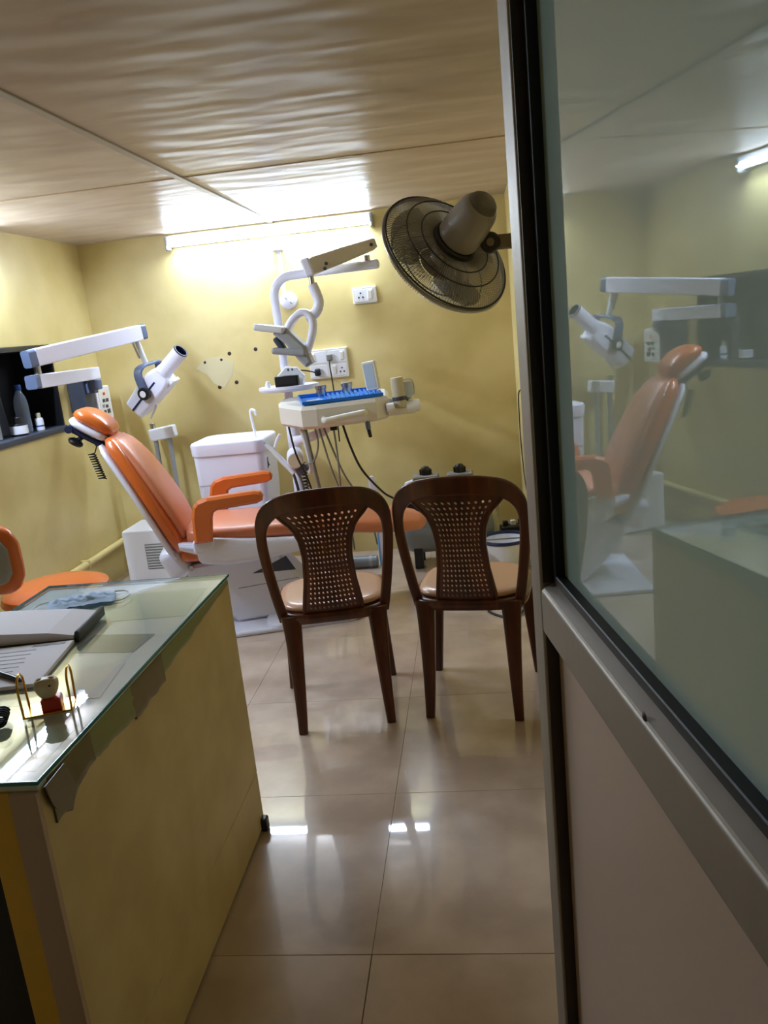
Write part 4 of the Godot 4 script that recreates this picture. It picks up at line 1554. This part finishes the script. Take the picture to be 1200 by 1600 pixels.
# ---------------------------------------------------------------- wall fan
func wall_fan() -> void:
	# axis points from the blades to the back of the motor
	var c := V3(-0.050, 1.567, -2.55)
	var ax := V3(0.575, 0.545, 0.61).normalized()
	var t := thing("wall_fan", "grey wall fan with round wire cage on a bracket beside the door", "fan", V3(XR, 1.55, -2.50))
	var o := t.position
	var u := Vector3.UP.cross(ax).normalized()
	var w := ax.cross(u)
	var X := Transform3D(Basis(u, ax, w), c - o)   # local y runs along the axis
	var R := 0.212
	# cage: front and rear wires, rings
	var b := MB.new()
	for face in [1.0, -1.0]:
		for k in 140:
			var a := TAU * k / 140.0 + (0.01 if face > 0 else 0.0)
			var dir := V3(cos(a), 0, sin(a))
			var pts := []
			for l in [[0.065, 0.052], [0.10, 0.058], [0.155, 0.050], [0.195, 0.028], [R, 0.006]]:
				pts.append(X * (dir * l[0] + V3(0, l[1] * face * (1.0 if face > 0 else 0.9), 0)))
			b.tube(pts, 0.0012, 4, false)
	put("cage_wires", b, M.fan_wire, t).set_meta("kind", "stuff")
	for q in [[R, 0.0, 0.0058], [0.211, 0.012, 0.003], [0.160, 0.050, 0.0022], [0.115, 0.058, 0.0022], [0.160, -0.045, 0.0022], [0.115, -0.053, 0.0022], [0.07, 0.054, 0.003]]:
		b = MB.new()
		var pts := []
		for k in 65:
			var a := TAU * k / 64.0
			pts.append(X * V3(q[0] * cos(a), q[1], q[0] * sin(a)))
		b.tube(pts, q[2], 8, false)
		put("cage_ring", b, M.fan_rim if q[2] > 0.005 else M.fan_dark, t)
	# blades at rest
	for k in 3:
		b = MB.new()
		var vs := PackedVector3Array()
		var tri := PackedInt32Array()
		var nr := 9
		var na := 9
		for side in 2:
			for i in nr:
				for j in na:
					var f := i / float(nr - 1)
					var g := j / float(na - 1)
					var r := lerpf(0.035, 0.185 - 0.02 * pow(2.0 * g - 1.0, 2.0), f)
					var a := TAU * k / 3.0 + lerpf(-0.35, lerpf(0.5, 1.15, sin(f * PI * 0.7)), g)
					vs.append(X * V3(r * cos(a), lerpf(0.018, -0.026, g) + (0.0016 if side else 0.0), r * sin(a)))
		var half := nr * na
		for i in nr - 1:
			for j in na - 1:
				var p := i * na + j
				tri.append_array([p, p + 1, p + na + 1, p, p + na + 1, p + na])
				tri.append_array([half + p, half + p + na + 1, half + p + 1, half + p, half + p + na, half + p + na + 1])
		b.piece(vs, tri)
		put("blade", b, M.fan_blade, t)
	b = MB.new()
	b.lathe([Vector2(0, -0.03), Vector2(0.03, -0.028), Vector2(0.042, -0.02), Vector2(0.045, 0.02), Vector2(0.0, 0.022)], X, 24)
	put("hub", b, M.fan_grey, t)
	b = MB.new()
	b.lathe([Vector2(0, -0.058), Vector2(0.05, -0.054), Vector2(0.062, -0.046), Vector2(0.05, -0.044), Vector2(0, -0.044)], X, 28)
	put("front_badge", b, M.fan_grey, t)
	# motor housing
	b = MB.new()
	b.lathe([Vector2(0, 0.050), Vector2(0.068, 0.050), Vector2(0.072, 0.056), Vector2(0.072, 0.066), Vector2(0.066, 0.070)], X, 32)
	put("motor_collar", b, M.fan_dark, t)
	b = MB.new()
	b.lathe([Vector2(0.0, 0.066), Vector2(0.060, 0.068), Vector2(0.065, 0.075), Vector2(0.066, 0.10), Vector2(0.063, 0.15), Vector2(0.057, 0.190), Vector2(0.050, 0.204), Vector2(0.044, 0.208)], X, 36)
	put("motor_housing", b, M.fan_grey, t)
	b = MB.new()
	b.lathe([Vector2(0.045, 0.206), Vector2(0.040, 0.220), Vector2(0.028, 0.230), Vector2(0.0, 0.233)], X, 28)
	put("motor_cap", b, M.fan_cap, t)
	b = MB.new()
	for k in 4:
		var a := 0.42
		b.rbox(X * V3(0.066 * cos(a), 0.125 + 0.016 * k, 0.066 * sin(a)), V3(0.016, 0.005, 0.022), 0.002, X.basis * Basis(V3(0, 1, 0), -a), 2)
	put("vent_fin", b, M.fan_dark, t)
	# neck, pivot and bracket to the wall
	b = MB.new()
	var nk := X * V3(0.03, 0.09, 0.0)
	var pv := V3(0.085, 1.582, -2.50) - o
	b.tube(curve([nk, nk.lerp(pv, 0.6) + V3(0, -0.012, 0), pv], 4), [0.03, 0.03, 0.03, 0.028, 0.028, 0.026, 0.026, 0.026, 0.024], 14)
	put("neck", b, M.fan_grey, t)
	b = MB.new()
	b.cyl(pv + V3(0, 0, -0.026), pv + V3(0, 0, 0.026), 0.030, -1, 24, 0.004)
	put("pivot", b, M.fan_dark, t)
	b = MB.new()
	b.cyl(pv + V3(0, 0, 0.0262), pv + V3(0, 0, 0.031), 0.012, -1, 16, 0.002)
	put("pivot_bolt", b, M.bracket, t)
	b = MB.new()
	beam(b, pv, V3(-0.012, 0.028, 0.0), 0.021, 0.018, 0.006)
	put("bracket_arm", b, M.bracket, t)
	b = MB.new()
	b.rbox(V3(-0.008, 0.02, 0.0), V3(0.016, 0.16, 0.09), 0.004)
	put("wall_plate", b, M.bracket, t)


# ---------------------------------------------------------------- niche with bottles
func niche() -> void:
	var z0 := -4.262
	var z1 := -2.95
	var zc := (z0 + z1) / 2
	var ln := z1 - z0
	var t := thing("wall_shelf", "black lined recessed shelf let into the left wall", "shelf", V3(XL, 0.975, zc))
	var bk: Material = M.black_plastic
	var b := MB.new()
	b.box(V3(-0.232, 0.24, 0), V3(0.012, 0.478, ln - 0.004), 0.001)
	put("back_panel", b, bk, t)
	b = MB.new()
	b.rbox(V3(-0.105, 0.018, 0), V3(0.245, 0.034, ln - 0.002), 0.006)
	put("ledge", b, M.dark_slate, t)
	b = MB.new()
	b.rbox(V3(-0.108, 0.466, 0), V3(0.235, 0.026, ln - 0.002), 0.004)
	put("top_board", b, bk, t)
	for s in [-1, 1]:
		b = MB.new()
		b.box(V3(-0.112, 0.244, s * (ln / 2 - 0.007)), V3(0.228, 0.418, 0.012), 0.001)
		put("side_board", b, bk, t)
	var sy := 1.0105
	# water bottle with blue cap
	t = thing("water_bottle", "clear plastic water bottle with a blue cap on the black shelf", "bottle", V3(-2.355, sy, -3.99))
	b = MB.new()
	b.lathe([Vector2(0, 0.0), Vector2(0.032, 0.0), Vector2(0.036, 0.006), Vector2(0.036, 0.07), Vector2(0.034, 0.08), Vector2(0.036, 0.09), Vector2(0.036, 0.15), Vector2(0.030, 0.185), Vector2(0.016, 0.215), Vector2(0.013, 0.225), Vector2(0, 0.226)], Transform3D.IDENTITY, 24)
	put("body", b, M.bottle_clear, t)
	b = MB.new()
	b.lathe([Vector2(0, 0.224), Vector2(0.016, 0.224), Vector2(0.017, 0.228), Vector2(0.017, 0.250), Vector2(0.015, 0.253), Vector2(0, 0.253)], Transform3D.IDENTITY, 20)
	put("cap", b, M.blue_cap, t)
	# small white bottle
	t = thing("white_bottle", "small white bottle with a blue stripe at the far end of the shelf", "bottle", V3(-2.315, sy, -4.065))
	b = MB.new()
	b.lathe([Vector2(0, 0), Vector2(0.020, 0), Vector2(0.022, 0.004), Vector2(0.022, 0.058), Vector2(0.018, 0.066), Vector2(0, 0.066)], Transform3D.IDENTITY, 20)
	put("body", b, M.white_plastic, t)
	b = MB.new()
	b.lathe([Vector2(0, 0.066), Vector2(0.012, 0.066), Vector2(0.013, 0.088), Vector2(0.010, 0.093), Vector2(0, 0.093)], Transform3D.IDENTITY, 16)
	put("cap", b, M.beige_plastic, t)
	b = MB.new()
	b.lathe([Vector2(0.0222, 0.020), Vector2(0.0226, 0.020), Vector2(0.0226, 0.028), Vector2(0.0222, 0.028)], Transform3D.IDENTITY, 20)
	put("stripe", b, M.blue_cap, t)
	# round tub with white label
	t = thing("label_tub", "dark round tub with a white label in front of the water bottle", "tub", V3(-2.318, sy, -3.865))
	b = MB.new()
	b.lathe([Vector2(0, 0), Vector2(0.040, 0), Vector2(0.043, 0.005), Vector2(0.043, 0.055), Vector2(0.040, 0.060), Vector2(0.028, 0.062), Vector2(0.026, 0.092), Vector2(0.022, 0.096), Vector2(0, 0.096)], Transform3D.IDENTITY, 26)
	put("body", b, bk, t)
	b = MB.new()
	b.lathe([Vector2(0.0432, 0.010), Vector2(0.0440, 0.010), Vector2(0.0440, 0.052), Vector2(0.0432, 0.052)], Transform3D.IDENTITY, 26)
	put("label_band", b, M.white_plastic, t)
	# upright grey folder at the back
	t = thing("clear_folder", "grey translucent folder leaning at the back of the shelf", "folder", V3(-2.44, sy, -3.86))
	b = MB.new()
	b.box(V3(0, 0.14, 0), V3(0.012, 0.28, 0.20), 0.003, Basis(V3(0, 0, 1), 0.10))
	put("sleeve", b, M.dark_slate, t)
	b = MB.new()
	b.tube([V3(0.014, 0.02, 0.05), V3(-0.012, 0.24, 0.085)], 0.004, 8)
	put("clip_rod", b, M.grey_plastic, t)
	# further bottles, seen mostly in the door glass
	var i := 0
	for q in [[-2.35, -3.70, 0.032, 0.20, "grey_plastic"], [-2.33, -3.58, 0.030, 0.15, "white_plastic"], [-2.36, -3.46, 0.036, 0.23, "bottle_clear"], [-2.33, -3.36, 0.028, 0.12, "beige_plastic"]]:
		t = thing("shelf_bottle", ["grey bottle on the black shelf left of the round tub", "short white bottle on the black shelf beyond the picture edge", "tall clear bottle on the black shelf, mirrored in the door", "low beige bottle on the black shelf, mirrored in the door"][i], "bottle", V3(q[0], sy, q[1]), 0.0, "bottles on the black shelf")
		b = MB.new()
		b.lathe([Vector2(0, 0), Vector2(q[2] - 0.003, 0), Vector2(q[2], 0.004), Vector2(q[2], q[3] * 0.68), Vector2(q[2] * 0.8, q[3] * 0.76), Vector2(q[2] * 0.42, q[3] * 0.84), Vector2(0, q[3] * 0.845)], Transform3D.IDENTITY, 20)
		put("body", b, M[q[4]], t)
		b = MB.new()
		b.lathe([Vector2(0, q[3] * 0.84), Vector2(q[2] * 0.5, q[3] * 0.84), Vector2(q[2] * 0.5, q[3]), Vector2(0, q[3])], Transform3D.IDENTITY, 16)
		put("cap", b, M.white_plastic, t)
		i += 1


# ---------------------------------------------------------------- dentist's stool
func stool() -> void:
	var t := thing("dentist_stool", "orange padded stool with a curved backrest behind the desk", "stool", V3(-1.685, 0, -2.84), 0.0)
	var b := MB.new()
	b.lathe([Vector2(0, 0.445), Vector2(0.16, 0.445), Vector2(0.195, 0.455), Vector2(0.208, 0.475), Vector2(0.200, 0.500), Vector2(0.165, 0.516), Vector2(0.08, 0.520), Vector2(0.0, 0.520)], Transform3D.IDENTITY, 40)
	put("seat", b, M.orange_vinyl, t)
	b = MB.new()
	b.lathe([Vector2(0, 0.425), Vector2(0.15, 0.425), Vector2(0.165, 0.446), Vector2(0, 0.446)], Transform3D.IDENTITY, 32)
	put("seat_plate", b, M.grey_plastic, t)
	b = MB.new()
	b.cyl(V3(0, 0.10, 0), V3(0, 0.43, 0), 0.026, -1, 20)
	put("gas_column", b, M.steel, t)
	for k in 5:
		var a := TAU * k / 5.0 + 0.3
		b = MB.new()
		var dir := V3(cos(a), 0, sin(a))
		b.tube([V3(0, 0.11, 0), dir * 0.12 + V3(0, 0.095, 0), dir * 0.235 + V3(0, 0.07, 0)], [0.024, 0.02, 0.016], 10)
		var lg := put("leg", b, M.grey_plastic, t)
		b = MB.new()
		var sd := V3(-sin(a), 0, cos(a))
		b.cyl(dir * 0.235 + V3(0, 0.027, 0) - sd * 0.016, dir * 0.235 + V3(0, 0.027, 0) + sd * 0.016, 0.027, -1, 18, 0.004)
		b.cyl(dir * 0.235 + V3(0, 0.03, 0), dir * 0.235 + V3(0, 0.07, 0), 0.008, -1, 8)
		put("caster", b, M.black_plastic, lg)
	# backrest on the side towards the camera: orange pad with pale shell
	for shell in [false, true]:
		b = MB.new()
		var rings := []
		for k in 17:
			var f := k / 16.0
			var a := lerpf(-0.75, 0.75, f) * (0.85 if shell else 1.0) + 2.2
			var r := 0.235 if not shell else 0.262
			var endf := sqrt(maxf(0.02, 1.0 - pow(absf(2.0 * f - 1.0), 4.0)))
			var dir := V3(cos(a), 0, sin(a))
			var h := 0.135 if not shell else 0.095
			rings.append(MB.sring(dir * r + V3(0, 0.690, 0), dir, V3(0, 1, 0), (0.032 if not shell else 0.016) * (0.3 + 0.7 * endf), h * (0.4 + 0.6 * endf), 3.0, 24))
		b.loft(rings, true, true, true, true)
		put("backrest_shell" if shell else "backrest_pad", b, M.grey_plastic if shell else M.orange_vinyl, t)
	b = MB.new()
	var a2 := 2.2
	var dd := V3(cos(a2), 0, sin(a2))
	b.tube(curve([dd * 0.10 + V3(0, 0.435, 0), dd * 0.27 + V3(0, 0.44, 0), dd * 0.295 + V3(0, 0.52, 0), dd * 0.282 + V3(0, 0.70, 0)], 5), 0.013, 10)
	put("backrest_bar", b, M.steel, t)


# ---------------------------------------------------------------- things along the back wall and floor
func back_corner() -> void:
	# white cabinet with grille
	var t := thing("white_cabinet", "low white box with a grey vent grille on the floor by the left corner", "equipment box", V3(-1.96, 0, -4.50))
	var b := MB.new()
	b.rbox(V3(0, 0.175, 0), V3(0.30, 0.345, 0.30), 0.012)
	put("case", b, M.white_plastic, t)
	b = MB.new()
	b.box(V3(0.055, 0.185, 0.1505), V3(0.15, 0.155, 0.003), 0.0005)
	put("grille_plate", b, M.grey_plastic, t)
	b = MB.new()
	for k in 9:
		b.box(V3(0.055, 0.118 + k * 0.0165, 0.154), V3(0.14, 0.006, 0.005), 0.001)
	put("grille_slats", b, M.hose_white, t).set_meta("kind", "stuff")
	# compressor
	t = thing("air_compressor", "grey air compressor with two finned motor heads behind the plastic chairs", "compressor", V3(-0.20, 0.035, -4.45))
	b = MB.new()
	var rings := []
	for l in [[-0.27, 0.02], [-0.262, 0.075], [-0.235, 0.115], [-0.19, 0.13], [0.19, 0.13], [0.235, 0.115], [0.262, 0.075], [0.27, 0.02]]:
		rings.append(MB.ring(V3(l[0], 0.17, 0), V3(0, 1, 0), V3(0, 0, 1), l[1], l[1], 30))
	b.loft(rings, true, true, true, true)
	put("tank", b, M.tank_grey, t)
	for s in [[-1, -1], [-1, 1], [1, -1], [1, 1]]:
		b = MB.new()
		b.rbox(V3(s[0] * 0.17, 0.0275, s[1] * 0.08), V3(0.05, 0.125, 0.04), 0.006)
		put("foot", b, M.black_plastic, t)
	b = MB.new()
	b.box(V3(0, 0.305, 0), V3(0.42, 0.012, 0.20), 0.002)
	put("mounting_plate", b, M.tank_grey, t)
	for s in [-1, 1]:
		var cx := -0.095 if s < 0 else 0.098
		b = MB.new()
		b.lathe([Vector2(0, 0.311), Vector2(0.065, 0.311), Vector2(0.068, 0.33), Vector2(0.068, 0.42), Vector2(0.05, 0.43), Vector2(0, 0.43)], Transform3D(Basis.IDENTITY, V3(cx, 0, 0)), 28)
		var mh := put("motor", b, M.steel, t)
		b = MB.new()
		b.rbox(V3(cx, 0.462, 0), V3(0.15, 0.062, 0.10), 0.014)
		put("cylinder_head", b, M.hose_grey, mh)
		b = MB.new()
		b.rbox(V3(cx - 0.085, 0.452, 0.01), V3(0.08, 0.03, 0.05), 0.01, Basis(V3(0, 0, 1), 0.3))
		put("intake", b, M.hose_white, mh)
		b = MB.new()
		b.lathe([Vector2(0.030, 0.490), Vector2(0.032, 0.508), Vector2(0.028, 0.526), Vector2(0.017, 0.538), Vector2(0, 0.541)], Transform3D(Basis.IDENTITY, V3(cx, 0, 0)), 24)
		for k in 12:
			var a := TAU * k / 12.0
			b.box(V3(cx + 0.031 * cos(a), 0.508, 0.031 * sin(a)), V3(0.008, 0.030, 0.003), 0.001, Basis(V3(0, 1, 0), -a))
		put("finned_filter", b, M.black_plastic, mh)
	b = MB.new()
	b.cyl(V3(-0.20, 0.311, 0.06), V3(-0.20, 0.36, 0.06), 0.02, -1, 16, 0.003)
	b.rbox(V3(-0.18, 0.335, 0.11), V3(0.08, 0.05, 0.04), 0.008)
	put("valve_block", b, M.black_plastic, t)
	b = MB.new()
	b.cyl(V3(-0.215, 0.352, 0.10), V3(-0.215, 0.352, 0.128), 0.018, -1, 16, 0.003)
	put("red_knob", b, M.red, t)
	# white upright strip with blue edge
	t = thing("plastic_strip", "narrow white upright plastic strip with a blue lower edge behind the chair foot", "plastic strip", V3(-0.575, 0, -4.44), 0.15)
	b = MB.new()
	rings = []
	for l in [[0.0, 0.024], [0.35, 0.022], [0.47, 0.024], [0.525, 0.020], [0.545, 0.008]]:
		rings.append(MB.sring(V3(-0.03 * l[0] / 0.545, l[0], 0), V3(1, 0, 0), V3(0, 0, 1), l[1], 0.012, 3.0, 16))
	b.loft(rings, true, true, true)
	put("strip", b, M.cool_white, t)
	b = MB.new()
	b.box(V3(-0.028, 0.12, 0.002), V3(0.010, 0.22, 0.026), 0.002)
	put("blue_edge", b, M.peg_blue, t)
	# grey hose bar along the floor
	t = thing("floor_tube", "dark grey tube lying along the floor behind the dental chair base", "tube", V3(-0.80, 0, -4.45))
	b = MB.new()
	b.cyl(V3(-0.22, 0.036, 0), V3(0.18, 0.036, 0), 0.036, -1, 24, 0.006)
	put("tube", b, M.tank_grey, t)
	for s in [-0.16, 0.13]:
		b = MB.new()
		b.cyl(V3(s, 0.036, 0), V3(s + 0.02, 0.036, 0), 0.0372, -1, 24, 0.002)
		put("clamp_band", b, M.grey_plastic, t)
	# cream jug
	t = thing("cream_jug", "cream plastic jug with a narrow neck in the right back corner", "jug", V3(0.035, 0, -4.66))
	b = MB.new()
	b.lathe([Vector2(0, 0), Vector2(0.062, 0), Vector2(0.068, 0.008), Vector2(0.068, 0.16), Vector2(0.060, 0.22), Vector2(0.040, 0.27), Vector2(0.022, 0.295), Vector2(0.018, 0.315), Vector2(0, 0.316)], Transform3D.IDENTITY, 30)
	put("body", b, M.cream, t)
	b = MB.new()
	b.lathe([Vector2(0, 0.314), Vector2(0.022, 0.314), Vector2(0.022, 0.340), Vector2(0.018, 0.344), Vector2(0, 0.344)], Transform3D.IDENTITY, 20)
	put("cap", b, M.cream, t)
	b = MB.new()
	b.tube(curve([V3(0.020, 0.30, 0.01), V3(0.055, 0.315, 0.01), V3(0.075, 0.27, 0.01), V3(0.062, 0.20, 0.01)], 5), 0.008, 10)
	put("handle", b, M.cream, t)
	# basin on a tub
	t = thing("basin", "white round bucket with a dark rim on the floor by the right wall", "bucket", V3(0.118, 0, -4.20))
	b = MB.new()
	b.lathe([Vector2(0, 0.0), Vector2(0.095, 0.0), Vector2(0.105, 0.01), Vector2(0.128, 0.185), Vector2(0.122, 0.185), Vector2(0.10, 0.02), Vector2(0, 0.018)], Transform3D.IDENTITY, 36)
	put("body", b, M.white_plastic, t)
	b = MB.new()
	b.lathe([Vector2(0.121, 0.183), Vector2(0.134, 0.183), Vector2(0.136, 0.190), Vector2(0.133, 0.199), Vector2(0.122, 0.199), Vector2(0.121, 0.183)], Transform3D.IDENTITY, 36)
	put("rim", b, M.navy, t)
	b = MB.new()
	var hp := []
	for k in 13:
		var a := PI * k / 12.0
		hp.append(V3(0.134 * cos(a), 0.19 + 0.02 * sin(a), 0.08 * sin(a)))
	b.tube(hp, 0.004, 8)
	put("bail_handle", b, M.hose_grey, t)
	# small dark clutter beside the basin
	t = thing("plug_block", "black plug block with cords on the floor behind the white bucket", "power strip", V3(0.18, 0, -4.52), 0.2)
	b = MB.new()
	b.rbox(V3(0, 0.09, 0), V3(0.15, 0.18, 0.08), 0.01)
	put("case", b, M.black_plastic, t)
	for k in 3:
		b = MB.new()
		b.rbox(V3(-0.045 + 0.045 * k, 0.192, 0.0), V3(0.028, 0.03, 0.03), 0.005)
		put("plug", b, M.warm_white if k == 1 else M.rubber, t)
	# cables on the floor near the right-hand chair
	b = MB.new()
	var pts := []
	for q in curve([V3(0.20, 0.006, -4.0), V3(0.12, 0.006, -3.75), V3(0.0, 0.006, -3.62), V3(0.10, 0.006, -3.50), V3(0.17, 0.012, -3.60), V3(0.10, 0.006, -3.72), V3(0.0, 0.012, -3.85), V3(-0.06, 0.006, -4.10), V3(-0.05, 0.006, -4.2)], 8): pts.append(q)
	b.tube(pts, 0.006, 8)
	single("floor_cable", b, M.cable, "black cable looped on the floor behind the right plastic chair", "cable")
	# cable drooping on the right wall
	b = MB.new()
	pts = curve([V3(XR - 0.004, 0.97, -4.30), V3(XR - 0.004, 0.93, -4.52), V3(XR - 0.004, 0.82, -4.58), V3(XR - 0.006, 0.66, -4.54), V3(XR - 0.006, 0.50, -4.42), V3(XR - 0.006, 0.44, -4.28), V3(XR - 0.006, 0.43, -4.1)], 6)
	b.tube(pts, 0.0032, 8)
	single("wall_cable", b, M.cable, "thin black cable drooping down the right wall next to the door edge", "cable")
	# pipe along the foot of the left wall
	t = thing("wall_pipe", "yellow painted pipe running low along the left wall", "pipe", V3(XL, 0.22, -3.2))
	b = MB.new()
	b.cyl(V3(0.03, 0, -1.59), V3(0.03, 0, 2.2), 0.020, -1, 16)
	put("pipe", b, M.yellow_paint, t)
	for z in [-1.50, -0.95, -0.2, 0.6, 1.4]:
		b = MB.new()
		b.rbox(V3(0.025, 0, z), V3(0.05, 0.05, 0.018), 0.004)
		put("pipe_clip", b, M.yellow_paint, t)


# ---------------------------------------------------------------- switches and sockets
func socket_holes(mb: MB, c: Vector3, s: float) -> void:
	for q in [[0.0, 0.5], [-0.4, -0.3], [0.4, -0.3]]:
		mb.cyl(c + V3(q[0] * s, q[1] * s, -0.001), c + V3(q[0] * s, q[1] * s, 0.0012), s * 0.17, -1, 10)

func wall_fittings() -> void:
	# junction box under the tube and its casing
	var t := thing("junction_box", "small white junction box on the wall just under the back tube", "junction box", V3(-1.062, 1.885, ZB))
	var b := MB.new()
	b.rbox(V3(0, 0, 0.018), V3(0.072, 0.062, 0.036), 0.008)
	put("box", b, M.cool_white, t)
	b = MB.new()
	for q in [[-0.008, 0.012], [0.012, 0.016]]:
		b.cyl(V3(q[0], q[1], 0.036), V3(q[0], q[1], 0.0385), 0.006, -1, 12, 0.001)
	put("screw", b, M.bracket, t)
	b = MB.new()
	b.rbox(V3(0.004, -0.155, 0.006), V3(0.024, 0.25, 0.012), 0.003)
	put("cable_casing", b, M.cool_white, t)
	t = thing("round_rose", "round white ceiling rose style plate on the wall behind the bent pole", "wall plate", V3(-1.035, 1.572, ZB))
	b = MB.new()
	b.lathe([Vector2(0.052, 0.0), Vector2(0.052, 0.008), Vector2(0.046, 0.016), Vector2(0.03, 0.020), Vector2(0, 0.021)], Transform3D(Basis(V3(1, 0, 0), V3(0, 0, 1), V3(0, -1, 0)), Vector3.ZERO), 30)
	put("plate", b, M.cool_white, t)
	b = MB.new()
	b.box(V3(-0.012, 0.012, 0.021), V3(0.016, 0.004, 0.003), 0.0005, Basis(V3(0, 0, 1), -0.7))
	b.box(V3(0.016, -0.016, 0.020), V3(0.016, 0.004, 0.003), 0.0005, Basis(V3(0, 0, 1), -0.7))
	put("slot", b, M.dark_slate, t)
	# single socket
	t = thing("wall_socket", "single white switched socket on the back wall left of the fan", "socket", V3(-0.578, 1.555, ZB))
	b = MB.new()
	b.rbox(V3(0, 0, 0.012), V3(0.142, 0.095, 0.024), 0.006)
	put("plate", b, M.warm_white, t)
	b = MB.new()
	b.box(V3(-0.004, 0, 0.0245), V3(0.11, 0.068, 0.002), 0.0006)
	put("module", b, M.white_plastic, t)
	b = MB.new()
	socket_holes(b, V3(-0.024, -0.002, 0.026), 0.030)
	put("pin_hole", b, M.hole, t)
	b = MB.new()
	b.rbox(V3(0.030, 0, 0.028), V3(0.026, 0.05, 0.008), 0.003)
	put("rocker", b, M.warm_white, t)
	# double switchboard with plugs
	t = thing("switchboard", "large white switchboard with two plugs in it on the back wall", "switchboard", V3(-0.835, 1.185, ZB))
	b = MB.new()
	b.rbox(V3(0, 0, 0.016), V3(0.235, 0.175, 0.032), 0.006)
	put("plate", b, M.warm_white, t)
	for q in [[-0.06, 0.04], [0.055, 0.04], [-0.06, -0.04], [0.055, -0.04]]:
		b = MB.new()
		b.box(V3(q[0], q[1], 0.0325), V3(0.10, 0.068, 0.002), 0.0006)
		put("module", b, M.white_plastic, t)
	b = MB.new()
	socket_holes(b, V3(0.078, -0.045, 0.034), 0.028)
	put("pin_hole", b, M.hole, t)
	for q in [[0.085, 0.04], [0.032, -0.04], [-0.088, 0.04]]:
		b = MB.new()
		b.rbox(V3(q[0], q[1], 0.036), V3(0.022, 0.048, 0.008), 0.003)
		put("rocker", b, M.warm_white, t)
	for q in [[-0.068, -0.045, "black"], [0.012, 0.035, "grey"]]:
		var pl := thing("power_plug", "%s power plug pushed into the %s" % [q[2], "lower left of the switchboard" if q[2] == "black" else "middle of the switchboard, its lead hanging"], "plug", V3(-0.835 + q[0], 1.185 + q[1], ZB + 0.034))
		b = MB.new()
		b.rbox(V3(0, 0, 0.018), V3(0.034, 0.044, 0.036), 0.010)
		put("plug_body", b, M.rubber if q[2] == "black" else M.hose_grey, pl)
		b = MB.new()
		if q[2] == "black":
			b.tube(curve([V3(0, -0.01, 0.035), V3(-0.02, 0.01, 0.08), V3(-0.08, 0.03, 0.20), V3(-0.13, 0.0, 0.36), V3(-0.14, -0.02, 0.47)], 6), 0.004, 8)
		else:
			b.tube(curve([V3(0, -0.015, 0.035), V3(0.003, -0.06, 0.05), V3(0.008, -0.14, 0.05), V3(0.012, -0.24, 0.06), V3(0.01, -0.5, 0.05)], 6), 0.004, 8)
		put("lead", b, M.cable, pl)
